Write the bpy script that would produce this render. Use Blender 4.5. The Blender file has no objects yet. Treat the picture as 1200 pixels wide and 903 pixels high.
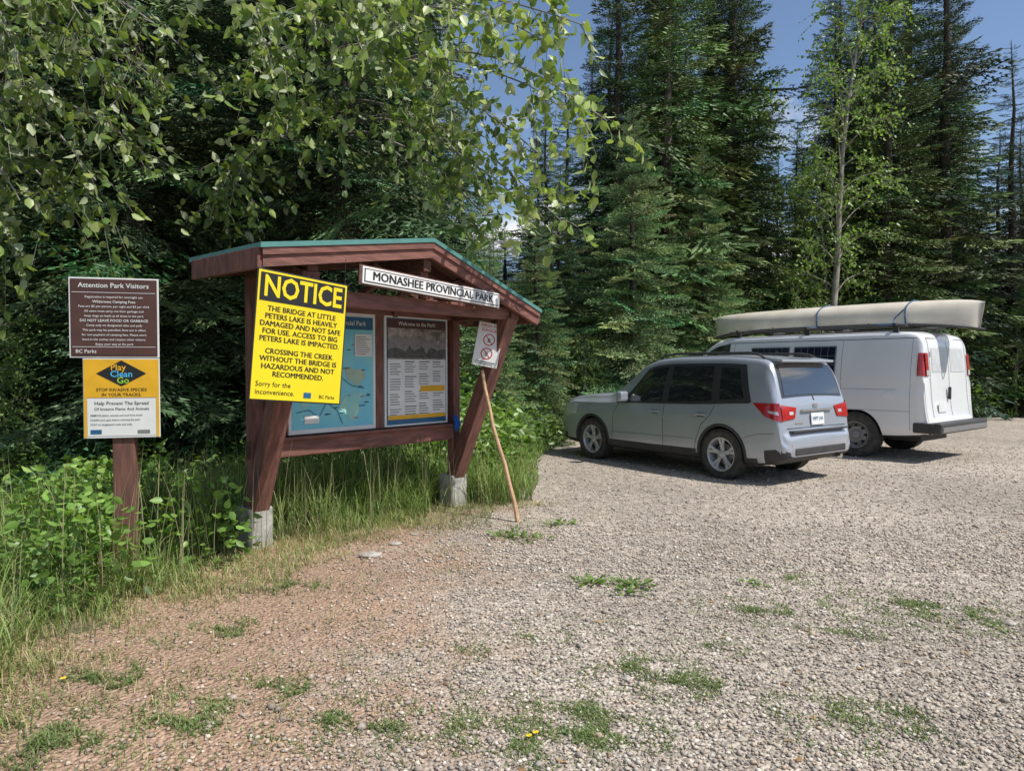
import bpy, bmesh, math, random
import numpy as np
from mathutils import Vector, Matrix
random.seed(7)
rng=np.random.default_rng(7)
sc=bpy.context.scene
COL=sc.collection
F=811.0; HY=430.0; CH=1.5
def W3(px,py,z): return np.array([(px-600)/F*z, z, CH-(py-HY)/F*z])
def GP(px,py):
    z=CH*F/(py-HY); return np.array([(px-600)/F*z, z])

# ---------------- materials ----------------
def nt(m):
    m.use_nodes=True; return m.node_tree.nodes, m.node_tree.links
def mat(name,c,rough=.6,metal=0,c2=None,scale=8,stretch=(1,1,1),bump=0,bscale=None,coat=0,detail=4,spec=None):
    m=bpy.data.materials.new(name); N,L=nt(m); b=N['Principled BSDF']
    b.inputs['Roughness'].default_value=rough; b.inputs['Metallic'].default_value=metal
    b.inputs['Coat Weight'].default_value=coat; b.inputs['Coat Roughness'].default_value=.06
    if spec is not None: b.inputs['Specular IOR Level'].default_value=spec
    tc=N.new('ShaderNodeTexCoord'); mp=N.new('ShaderNodeMapping'); mp.inputs['Scale'].default_value=stretch
    L.new(tc.outputs['Object'],mp.inputs['Vector'])
    no=N.new('ShaderNodeTexNoise'); no.inputs['Scale'].default_value=scale; no.inputs['Detail'].default_value=detail
    L.new(mp.outputs[0],no.inputs['Vector'])
    if c2 is None: c2=tuple(x*.86 for x in c)
    r=N.new('ShaderNodeValToRGB'); r.color_ramp.elements[0].position=.35; r.color_ramp.elements[1].position=.65
    r.color_ramp.elements[0].color=(*c2,1); r.color_ramp.elements[1].color=(*c,1)
    L.new(no.outputs['Fac'],r.inputs[0]); L.new(r.outputs[0],b.inputs['Base Color'])
    if bump:
        n2=N.new('ShaderNodeTexNoise'); n2.inputs['Scale'].default_value=bscale or scale*3; n2.inputs['Detail'].default_value=5
        L.new(mp.outputs[0],n2.inputs['Vector'])
        bp=N.new('ShaderNodeBump'); bp.inputs['Strength'].default_value=bump; bp.inputs['Distance'].default_value=.01
        L.new(n2.outputs['Fac'],bp.inputs['Height']); L.new(bp.outputs[0],b.inputs['Normal'])
    return m
def leafmat(name,transl=.3,rough=.5,nscale=.6,lo=.65,hi=1.35,spec=.3,perobj=False):
    m=bpy.data.materials.new(name); N,L=nt(m); b=N['Principled BSDF']; out=N['Material Output']
    at=N.new('ShaderNodeAttribute'); at.attribute_name='Col'
    mr=N.new('ShaderNodeMapRange'); mr.inputs['To Min'].default_value=lo; mr.inputs['To Max'].default_value=hi
    if perobj:
        oi=N.new('ShaderNodeObjectInfo'); L.new(oi.outputs['Random'],mr.inputs[0])
    else:
        ge=N.new('ShaderNodeNewGeometry'); no=N.new('ShaderNodeTexNoise'); no.inputs['Scale'].default_value=nscale; no.inputs['Detail'].default_value=2
        L.new(ge.outputs['Position'],no.inputs['Vector']); mr.inputs['From Min'].default_value=.3; mr.inputs['From Max'].default_value=.7
        L.new(no.outputs['Fac'],mr.inputs[0])
    mu=N.new('ShaderNodeVectorMath'); mu.operation='SCALE'
    L.new(at.outputs['Color'],mu.inputs[0]); L.new(mr.outputs[0],mu.inputs['Scale'])
    L.new(mu.outputs[0],b.inputs['Base Color']); b.inputs['Roughness'].default_value=rough; b.inputs['Specular IOR Level'].default_value=spec
    if transl<=0: return m
    tr=N.new('ShaderNodeBsdfTranslucent'); mu2=N.new('ShaderNodeVectorMath'); mu2.operation='MULTIPLY'
    mu2.inputs[1].default_value=(1.25,1.3,.6); L.new(mu.outputs[0],mu2.inputs[0]); L.new(mu2.outputs[0],tr.inputs[0])
    mx=N.new('ShaderNodeMixShader'); mx.inputs[0].default_value=transl
    L.new(b.outputs[0],mx.inputs[1]); L.new(tr.outputs[0],mx.inputs[2]); L.new(mx.outputs[0],out.inputs['Surface'])
    return m
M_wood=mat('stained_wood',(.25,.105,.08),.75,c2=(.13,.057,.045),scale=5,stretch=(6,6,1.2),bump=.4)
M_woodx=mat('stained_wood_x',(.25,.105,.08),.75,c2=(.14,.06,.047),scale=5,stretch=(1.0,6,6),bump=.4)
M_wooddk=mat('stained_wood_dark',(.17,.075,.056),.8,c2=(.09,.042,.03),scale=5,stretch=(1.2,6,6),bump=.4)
M_conc=mat('concrete',(.50,.48,.43),.9,c2=(.30,.29,.26),scale=9,bump=.6)
M_metalroof=mat('green_metal_roof',(.12,.30,.27),.4,metal=.2)
M_white=mat('white_sign',(.80,.80,.78),.45,c2=(.72,.72,.70),scale=3)
M_black=mat('black_print',(.015,.015,.015),.5)
M_grey=mat('grey_print',(.22,.22,.22),.5)
M_yel=mat('yellow_sign',(.85,.68,.01),.45,c2=(.80,.62,.01),scale=2)
M_orange=mat('orange_sign',(.82,.45,.02),.45)
M_blue=mat('map_blue',(.16,.56,.74),.4,c2=(.24,.64,.68),scale=4)
M_mapgreen=mat('map_green',(.38,.68,.54),.4,c2=(.20,.56,.62),scale=5)
M_darkblue=mat('header_blue',(.02,.13,.26),.4)
M_signbrown=mat('brown_sign',(.095,.042,.032),.45,c2=(.075,.033,.026))
M_photo=mat('poster_photo',(.46,.41,.39),.4,c2=(.14,.12,.12),scale=14)
M_red=mat('red_print',(.55,.02,.02),.4)
M_stick=mat('peeled_stick',(.58,.38,.22),.7,c2=(.42,.25,.13),scale=12,bump=.4)
M_steel=mat('galvanised_steel',(.45,.45,.45),.4,metal=.9)

# ---------------- mesh helpers ----------------
def empty(name,loc=(0,0,0),rotz=0,parent=None):
    o=bpy.data.objects.new(name,None); COL.objects.link(o); o.location=loc; o.rotation_euler=(0,0,rotz)
    if parent: o.parent=parent
    return o
def mobj(name,me,parent=None,loc=(0,0,0),rot=(0,0,0)):
    o=bpy.data.objects.new(name,me); COL.objects.link(o); o.location=loc; o.rotation_euler=rot
    if parent: o.parent=parent
    return o
def pymesh(name,V,Fc,m,parent=None,smooth=False,loc=(0,0,0),rot=(0,0,0)):
    me=bpy.data.meshes.new(name); me.from_pydata([tuple(v) for v in V],[],[tuple(f) for f in Fc]); me.update()
    ms=m if isinstance(m,(list,tuple)) else [m]
    for x in ms: me.materials.append(x)
    if smooth: me.shade_smooth()
    return mobj(name,me,parent,loc,rot)
def box(name,c,s,m,parent=None,rot=(0,0,0),bev=.006):
    bm=bmesh.new(); bmesh.ops.create_cube(bm,size=1)
    bmesh.ops.scale(bm,vec=s,verts=bm.verts)
    if bev: bmesh.ops.bevel(bm,geom=bm.edges[:],offset=min(bev,min(s)*.3),segments=2,profile=.5,affect='EDGES')
    me=bpy.data.meshes.new(name); bm.to_mesh(me); bm.free(); me.materials.append(m)
    return mobj(name,me,parent,c,rot)
def beam(name,a,b,w,d,m,parent=None,bev=.008):
    a=Vector(a); b=Vector(b); v=b-a; L=v.length
    o=box(name,(0,0,0),(w,d,L),m,parent,bev=bev)
    z=v.normalized(); x=Vector((1,0,0)); 
    if abs(z.dot(x))>.9: x=Vector((0,1,0))
    y=z.cross(x).normalized(); x=y.cross(z).normalized()
    R=Matrix((x,y,z)).transposed().to_4x4(); o.matrix_local=Matrix.Translation((a+b)/2)@R
    return o
def tube_arr(P,R,k=6):
    P=np.asarray(P,float); n=len(P); T=np.gradient(P,axis=0); T/=np.linalg.norm(T,axis=1)[:,None]+1e-9
    up=np.array([0,0,1.]); 
    A=np.cross(T,up); bad=np.linalg.norm(A,axis=1)<.2
    A[bad]=np.cross(T[bad],np.array([1.,0,0])); A/=np.linalg.norm(A,axis=1)[:,None]; B=np.cross(T,A)
    th=np.arange(k)*2*np.pi/k
    R=np.broadcast_to(R,(n,))
    V=P[:,None]+R[:,None,None]*(np.cos(th)[None,:,None]*A[:,None]+np.sin(th)[None,:,None]*B[:,None])
    V=V.reshape(-1,3); Fq=[]
    for i in range(n-1):
        for j in range(k):
            a=i*k+j; b=i*k+(j+1)%k; Fq.append((a,b,b+k)); Fq.append((a,b+k,a+k))
    return V,np.array(Fq)
def tube(name,P,R,m,parent=None,k=8):
    V,Fq=tube_arr(P,R,k); n=len(P)
    Fl=[tuple(f) for f in Fq]+[tuple(range(k))[::-1],tuple(range((n-1)*k,n*k))]
    return pymesh(name,V,Fl,m,parent,smooth=False)
def npmesh(name,V,Fc,mats,col=None,mi=None,parent=None,link=True):
    me=bpy.data.meshes.new(name); n=len(V); m,k=Fc.shape
    me.vertices.add(n); me.vertices.foreach_set('co',np.ascontiguousarray(V,dtype=np.float32).ravel())
    me.loops.add(m*k); me.loops.foreach_set('vertex_index',np.ascontiguousarray(Fc,dtype=np.int32).ravel())
    me.polygons.add(m); me.polygons.foreach_set('loop_start',np.arange(m,dtype=np.int32)*k)
    for x in mats: me.materials.append(x)
    if mi is not None: me.polygons.foreach_set('material_index',np.asarray(mi,dtype=np.int32))
    me.update(calc_edges=True)
    if col is not None:
        a=me.color_attributes.new('Col','FLOAT_COLOR','POINT'); c=np.ones((n,4),np.float32); c[:,:3]=col; a.data.foreach_set('color',c.ravel())
    if not link: return me
    return mobj(name,me,parent)
def text(txt,size,m,parent,x,y,z,bold=0,align='CENTER',sx=1,spacing=1):
    cu=bpy.data.curves.new('txt','FONT'); cu.body=txt; cu.size=size; cu.align_x=align; cu.align_y='CENTER'; cu.offset=bold*size*.45; cu.resolution_u=2
    cu.space_character=spacing
    o=bpy.data.objects.new('txt',cu); me=bpy.data.meshes.new_from_object(o); me.materials.clear(); me.materials.append(m)
    bpy.data.objects.remove(o)
    t=mobj('lettering',me,parent,(x,y,z),(math.pi/2,0,0)); t.scale=(sx,1,1); return t
def rect(name,x0,x1,z0,z1,y,m,parent): 
    return pymesh(name,[(x0,y,z0),(x1,y,z0),(x1,y,z1),(x0,y,z1)],[(0,1,2,3)],m,parent)

# ---------------- kiosk ----------------
PL=(-2.15,5.75); ANG=math.atan2(.76,.65); W=2.32
K=empty('information_kiosk',(PL[0],PL[1],0),ANG)
xl,xr,xa=-.44,2.62,1.15; zel,zer,za=2.35,2.09,2.60; YB=.06
def roofz(x): return zel+(za-zel)*(x-xl)/(xa-xl) if x<xa else zer+(za-zer)*(xr-x)/(xr-xa)
for i,x in enumerate((0,W)):
    box(f'concrete_footing_{i}',(x,0,.14),(.22,.21,.40),M_conc,K,bev=.015)
    zt=roofz(x)-.15
    beam(f'post_{i}',(x,-.01,.341),(x,-.01,zt-.04),.10,.10,M_wood,K)
    beam(f'front_brace_{i}',(x,-.025,.30),(x,-.80,zt-.03),.155,.14,M_wood,K)
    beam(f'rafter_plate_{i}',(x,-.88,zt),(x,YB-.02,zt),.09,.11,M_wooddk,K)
box('footing_cap',(0,0,.345),(.17,.17,.012),M_steel,K,bev=0)
def slab(name,x0,x1,zt0,zt1,th,y0,y1,m):
    V=[]
    for y in (y0,y1): V+=[(x0,y,zt0-th),(x1,y,zt1-th),(x1,y,zt1),(x0,y,zt0)]
    return pymesh(name,V,[(0,1,2,3),(7,6,5,4),(0,4,5,1),(3,2,6,7),(0,3,7,4),(1,5,6,2)],m,K)
for nm,x0,x1,z0,z1 in (('l',xl,xa,zel,za),('r',xa,xr,za,zer)):
    sl=(z1-z0)/(x1-x0)
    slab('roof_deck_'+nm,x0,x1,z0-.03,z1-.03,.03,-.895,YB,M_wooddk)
    e=.03 if nm=='l' else 0; g=.03 if nm=='r' else 0
    slab('metal_roofing_'+nm,x0-e,x1+g,z0+.012-e*sl,z1+.012+g*sl,.036,-.968,YB+.05,M_metalroof)
    slab('barge_board_'+nm,x0,x1,z0-.027,z1-.027,.13,-.94,-.898,M_woodx)
    slab('barge_trim_'+nm,x0-.01 if nm=='l' else x0,x1 if nm=='l' else x1+.01,z0-.026,z1-.026,.05,-.958,-.942,M_woodx)
    slab('rear_barge_'+nm,x0,x1,z0-.027,z1-.027,.125,YB+.002,YB+.035,M_woodx)
    for j in range(3):
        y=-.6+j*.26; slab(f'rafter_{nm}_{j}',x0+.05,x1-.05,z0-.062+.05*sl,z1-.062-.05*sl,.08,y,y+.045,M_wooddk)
yc=(-.935+YB)/2
box('eave_fascia_l',(xl-.02,yc,zel-.095),(.035,YB+.93,.15),M_wood,K); box('eave_fascia_r',(xr+.02,yc,zer-.085),(.035,YB+.93,.11),M_wood,K)
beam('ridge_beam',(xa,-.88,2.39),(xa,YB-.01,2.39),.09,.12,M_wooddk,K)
box('front_tie_beam',(1.12,-.80,2.035),(2.62,.09,.12),M_woodx,K)
beam('king_post',(xa,-.8,2.10),(xa,-.8,2.34),.09,.08,M_wood,K)
for sx in (-1,1):
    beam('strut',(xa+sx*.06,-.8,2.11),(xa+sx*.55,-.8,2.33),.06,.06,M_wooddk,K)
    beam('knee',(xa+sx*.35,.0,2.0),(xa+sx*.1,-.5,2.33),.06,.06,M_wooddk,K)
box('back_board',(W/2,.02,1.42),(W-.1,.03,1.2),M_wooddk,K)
box('bottom_rail',(W/2,-.005,.81),(W+.10,.11,.17),M_woodx,K,bev=.012)
box('top_rail',(W/2,-.005,2.06),(W-.1,.08,.12),M_woodx,K,bev=.01)
box('shelf_lip',(W/2,-.07,.885),(W-.12,.05,.025),M_woodx,K)
box('mullion',(1.295,-.005,1.46),(.085,.05,1.12),M_wood,K)
box('side_stile_l',(.2,-.005,1.46),(.17,.05,1.12),M_wood,K)
M_cloth=mat('blue_cloth',(.02,.14,.55),.8,c2=(.015,.09,.4),scale=20)
tube('blue_tag',[(W-.07,-.10,.99),(W-.075,-.12,.95),(W-.06,-.13,.90),(W-.075,-.125,.85),(W-.07,-.12,.82)],[.008,.03,.038,.03,.012],M_cloth,K,k=9)
box('map_panel',(.77,-.025,1.46),(.94,.03,1.10),M_white,K,bev=.004)
Y1,Y2,Y3=-.042,-.045,-.048
rect('map_sheet',.33,1.21,.95,1.97,Y1,M_blue,K)
rect('map_header',.335,1.205,1.85,1.965,Y2,M_darkblue,K)
text('Monashee Provincial Park',.062,M_white,K,.80,Y3,1.908,bold=.02)
rngp=np.random.default_rng(3)
def blob(cx,cz,r,m,y,n=40,sy=1.0,seed=0):
    q=np.random.default_rng(seed); ph=q.uniform(0,6.28,5); V=[]
    for i in range(n):
        a=i/n*2*math.pi; rr=r*(1+.25*math.sin(2*a+ph[0])+.16*math.sin(3*a+ph[1])+.1*math.sin(5*a+ph[2])+.06*math.sin(9*a+ph[3]))
        V.append((min(1.2,max(.34,cx+rr*math.cos(a))),y,min(1.84,max(.96,cz+sy*rr*math.sin(a)))))
    return pymesh('map_region',V,[tuple(range(n))],m,K)
blob(.55,1.45,.20,M_mapgreen,Y2,sy=1.6,seed=2); blob(.95,1.15,.13,M_mapgreen,Y2,sy=.8,seed=5)
M_mapcream=mat('map_cream',(.42,.55,.42),.4)
blob(1.0,1.42,.09,M_mapcream,Y2,seed=8)
for (pts) in ([(.4,1.75),(.5,1.6),(.48,1.5),(.6,1.38),(.66,1.2),(.8,1.1),(.85,.98)],[(1.1,1.3),(.95,1.33),(.85,1.4),(.7,1.38),(.6,1.38)],[(.37,1.1),(.5,1.12),(.6,1.05),(.68,1.18)]):
    tube('map_line',[(a,Y3,b) for a,b in pts],.003,M_darkblue,K,k=4)
for i in range(26):
    a=rngp.uniform(.38,1.15); b=rngp.uniform(1.0,1.8); rect('map_label',a,a+rngp.uniform(.02,.07),b,b+.007,Y3-.001,M_black if i%3 else M_red,K)
rect('map_inset',.99,1.19,1.60,1.81,Y3-.001,M_white,K); rect('paper_note',.45,.60,1.0,1.07,Y3-.001,M_white,K)
for i in range(9): rect('print',1.005,1.005+rngp.uniform(.1,.17),1.78-i*.02,1.786-i*.02,Y3-.003,M_grey,K)
box('welcome_panel',(1.775,-.025,1.46),(.85,.03,1.10),M_white,K,bev=.004)
rect('welcome_sheet',1.375,2.175,.93,1.985,Y1,M_darkblue,K)
rect('welcome_body',1.385,2.165,.98,1.578,Y2,M_white,K)
rect('welcome_header',1.385,2.165,1.89,1.975,Y2,M_signbrown,K)
rect('welcome_photo',1.385,2.165,1.58,1.888,Y2,M_photo,K)
text('Welcome to the Park!',.055,M_white,K,1.77,Y3,1.932,bold=.02)
def ridge(z0,zb,am,sd,m,y):
    V=[(1.386,y,z0)]
    for i in range(15): V.append((1.386+.778*i/14,y,zb+am*abs(math.sin(i*1.3+sd))+.02*(i%3)))
    V.append((2.164,y,z0)); pymesh('photo_mountains',V,[tuple(range(len(V)))[::-1]],m,K)
ridge(1.59,1.72,.08,0,mat('photo_mtn',(.20,.18,.19),.5,c2=(.30,.27,.27),scale=20),Y3)
ridge(1.59,1.63,.05,1,mat('photo_forest',(.06,.06,.055),.5,c2=(.12,.11,.10),scale=20),Y3-.002)
for cidx in range(4):
    for r in range(22):
        x0=1.41+cidx*.19; z=1.55-r*.025
        if cidx>1 and 9<r<12: continue
        if (r*7+cidx)%6==0: continue
        rect('print',x0,x0+.16*rngp.uniform(.55,1),z,z+.008,Y3,M_grey if r%6 else M_black,K)
rect('yellow_band',1.81,2.15,1.25,1.31,Y3-.001,M_orange,K); rect('footer_band',1.386,2.164,.98,1.02,Y3-.001,M_orange,K)
S=empty('park_name_board',(0,0,0),0,K); S.location=((1.27+2.836)/2-.88,-.975,2.175); S.rotation_euler=(0,math.radians(3.2),0)
box('name_panel',(0,0,0),(1.60,.02,.135),M_white,S,bev=.004)
box('name_backer',(0,.014,0),(1.64,.012,.16),M_wooddk,S,bev=.003)
rect('name_field',-.785,.785,-.053,.053,-.0125,M_signbrown,S)
rect('name_fieldw',-.776,.776,-.045,.045,-.0145,M_white,S)
text('MONASHEE PROVINCIAL PARK',.096,M_black,S,0,-.0165,0,bold=0,sx=1.06)
text('MONASHEE PROVINCIAL PARK',.096,M_black,S,.003,-.0170,0,bold=0,sx=1.06)
text('MONASHEE PROVINCIAL PARK',.096,M_black,S,-.003,-.0175,0,bold=0,sx=1.06)
Nn=empty('notice_board',(0,0,0),0,K); Nn.location=(-.172,-.975,1.70); Nn.rotation_euler=(0,math.radians(5.0),math.radians(-3))
box('notice_panel',(0,0,0),(.72,.01,.91),M_black,Nn,bev=.002)
rect('notice_face',-.35,.35,-.445,.445,-.0065,M_yel,Nn)
rect('notice_head',-.335,.335,.235,.43,-.0085,M_black,Nn)
text('NOTICE',.205,M_yel,Nn,0,-.0105,.333,bold=.05,sx=.83)
for i,t in enumerate(['THE BRIDGE AT LITTLE','PETERS LAKE IS HEAVILY','DAMAGED AND NOT SAFE','FOR USE. ACCESS TO BIG','PETERS LAKE IS IMPACTED.','','CROSSING THE CREEK','WITHOUT THE BRIDGE IS','HAZARDOUS AND NOT','RECOMMENDED.']):
    for dx in (-.0015,.0015):
        if t: text(t,.0525,M_black,Nn,dx,-.0085-dx*.2,.185-i*.0525+(.02 if i>5 else 0),bold=0)
text('Sorry for the',.05,M_black,Nn,-.32,-.0085,-.34,align='LEFT',bold=.008); text('inconvenience.',.05,M_black,Nn,-.32,-.0085,-.395,align='LEFT',bold=.008)
text('BC Parks',.035,M_black,Nn,.24,-.0085,-.405,bold=.01); rect('logo',.05,.11,-.42,-.38,-.0085,M_darkblue,Nn)
tube('hanging_wire',[(-.33,-.003,.45),(-.28,.02,.53)],.002,M_black,Nn,k=5); tube('hanging_wire',[(.33,-.003,.45),(.34,.02,.66)],.002,M_black,Nn,k=5)
a=W3(572,404,6.98)
FS=empty('fire_danger_sign',tuple(a),0); FS.rotation_euler=(0,math.radians(11),math.radians(12))
box('sign_panel',(0,0,0),(.26,.008,.44),M_white,FS,bev=.002)
text('HIGH FIRE',.045,M_red,FS,0,-.006,.185,bold=.015); text('DANGER',.045,M_red,FS,0,-.006,.142,bold=.015)
def ring(name,cx,cz,r,w,y,m,p,n=28):
    V=[];Fc=[]
    for i in range(n):
        t=i/n*2*math.pi
        V+=[(cx+r*math.cos(t),y,cz+r*math.sin(t)),(cx+(r-w)*math.cos(t),y,cz+(r-w)*math.sin(t))]
    for i in range(n): j=(i+1)%n; Fc.append((2*i,2*j,2*j+1,2*i+1))
    pymesh(name,V,Fc,m,p)
for cz in (.05,-.09):
    ring('prohibition_ring',0,cz,.06,.010,-.006,M_red,FS); 
    o=rect('slash',-.055,.055,-.004,.004,0,M_red,FS); o.location=(0,-.0062,cz); o.rotation_euler=(0,math.radians(45),0)
    rect('pictogram',-.012,.012,cz-.025,cz+.015,-.0055,M_grey,FS)
rect('print',-.1,.1,-.18,-.172,-.006,M_black,FS); rect('print',-.1,.08,-.2,-.193,-.006,M_black,FS)
b=GP(607,613); t=W3(564,434,7.02)
P=[]
for i in range(9):
    u=i/8; p=np.array([b[0],b[1],-.01])*(1-u)+t*u; p=p+np.array([.014*math.sin(u*7)+.005*math.sin(u*19),0,.0]); P.append(p)
tube('walking_stick',P,np.linspace(.022,.017,9),M_stick,None,k=8)

# ---------------- sign post left ----------------
SP=empty('park_sign_post',((143-600)/F*4.9,4.9,0),math.radians(14))
beam('post',(0,.055,-.1),(0,.055,2.13),.145,.09,mat('sign_post_wood',(.20,.09,.065),.75,c2=(.12,.055,.04),scale=5,stretch=(6,6,1)),SP)
box('brown_panel',(-.04,-.004,1.845),(.57,.012,.56),M_white,SP,bev=.002)
rect('brown_face',-.315,.235,1.575,2.115,-.0125,M_signbrown,SP)
rect('brown_foot',-.305,.225,1.585,1.655,-.0145,M_signbrown,SP)
text('Attention Park Visitors',.048,M_white,SP,-.04,-.0155,2.07,bold=.02)
rect('rule',-.305,.225,2.02,2.023,-.0155,M_white,SP)
lines=['Registration is required for overnight use','Wilderness Camping Fees','Fees are $5 per person, per night and $3 per child','All users must carry out their garbage and','keep dogs on leash at all times in the park','DO NOT LEAVE FOOD OR GARBAGE','Camp only on designated sites and pads','This park may be patrolled, fines are in effect','for non payment of camping fees. Please store','food in the caches and respect other visitors.','Enjoy your stay at the park']
for i,t_ in enumerate(lines): text(t_,.022 if i not in(1,5) else .026,M_white,SP,-.04,-.0155,1.99-i*.033,bold=.006 if i not in (1,5) else .02)
rect('rule2',-.305,.225,1.64,1.643,-.0155,M_white,SP); text('BC Parks',.035,M_white,SP,-.22,-.0155,1.61,bold=.01)
box('yellow_panel',(.0,-.004,1.28),(.49,.012,.56),M_white,SP,bev=.002)
rect('yellow_face',-.24,.24,1.285,1.555,-.0125,M_orange,SP)
rect('white_face',-.22,.22,1.015,1.275,-.0125,M_white,SP); rect('orange_l',-.24,-.222,1.005,1.284,-.0125,M_orange,SP); rect('orange_r',.222,.24,1.005,1.284,-.0125,M_orange,SP)
V=[(0,-.0145,1.365),(.16,-.0145,1.455),(0,-.0145,1.548),(-.16,-.0145,1.455)]
pymesh('diamond',V,[(0,1,2,3)],M_black,SP)
M_lime=mat('lime_print',(.35,.65,.05),.4); M_sky=mat('sky_print',(.1,.5,.8),.4)
text('Play',.062,M_orange,SP,-.02,-.0165,1.497,bold=.03); text('Clean',.062,M_sky,SP,0,-.0165,1.45,bold=.03); text('Go',.062,M_lime,SP,.01,-.0165,1.405,bold=.03)
text('STOP INVASIVE SPECIES',.031,M_black,SP,0,-.0145,1.340,bold=.012); text('IN YOUR TRACKS.',.031,M_black,SP,0,-.0145,1.305,bold=.012)
text('Help Prevent The Spread',.034,M_black,SP,0,-.0145,1.245,bold=.008); text('Of Invasive Plants And Animals',.028,M_black,SP,0,-.0145,1.205,bold=.008)
for i,t_ in enumerate(['REMOVE plants, animals and mud from boots','CLEAN your gear before entering the park','STAY on designated roads and trails']): text(t_,.018,M_black,SP,-.2,-.0145,1.16-i*.032,align='LEFT',bold=.01)
rect('logo',-.2,-.13,1.03,1.06,-.0145,M_darkblue,SP); rect('logo2',.1,.18,1.03,1.055,-.0145,M_grey,SP)

# ---------------- vehicles ----------------
def pchip(xs,ys):
    xs=np.array(xs,float); ys=np.array(ys,float); h=np.diff(xs); d=np.diff(ys)/h; m=np.zeros(len(xs))
    m[0]=d[0]; m[-1]=d[-1]
    for i in range(1,len(xs)-1):
        if d[i-1]*d[i]>0: w1=2*h[i]+h[i-1]; w2=h[i]+2*h[i-1]; m[i]=(w1+w2)/(w1/d[i-1]+w2/d[i])
    def f(x):
        x=min(max(x,xs[0]),xs[-1]); i=min(np.searchsorted(xs,x,side='right')-1,len(xs)-2); t=(x-xs[i])/h[i]
        return float((2*t**3-3*t*t+1)*ys[i]+(t**3-2*t*t+t)*h[i]*m[i]+(-2*t**3+3*t*t)*ys[i+1]+(t**3-t*t)*h[i]*m[i+1])
    return f
def vpaint(name,c,metal,rough):
    return mat(name,c,rough,metal=metal,c2=tuple(x*.93 for x in c),scale=1.5,coat=.8)
M_silver=vpaint('silver_paint',(.46,.49,.55),.40,.34)
M_wpaint=vpaint('white_paint',(.82,.83,.83),0,.35)
M_glass=mat('tinted_glass',(.018,.021,.024),.03,spec=1.0,coat=1)
M_rub=mat('tyre_rubber',(.035,.034,.032),.85,c2=(.08,.073,.064),scale=10)
M_plast=mat('black_plastic',(.035,.035,.037),.6,c2=(.055,.052,.05),scale=6)
M_rim=mat('alloy_rim',(.58,.58,.60),.35,metal=.5)
M_rimw=mat('steel_rim',(.30,.30,.30),.45,metal=.5)
M_tail=mat('tail_light',(.50,.010,.010),.15,coat=1,c2=(.36,.006,.006),scale=30)
M_clear=mat('clear_lens',(.6,.6,.6),.12,coat=1)
M_seam=mat('panel_gap',(.01,.01,.01),.8)
M_chrome=mat('chrome',(.7,.7,.7),.12,metal=1)
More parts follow.
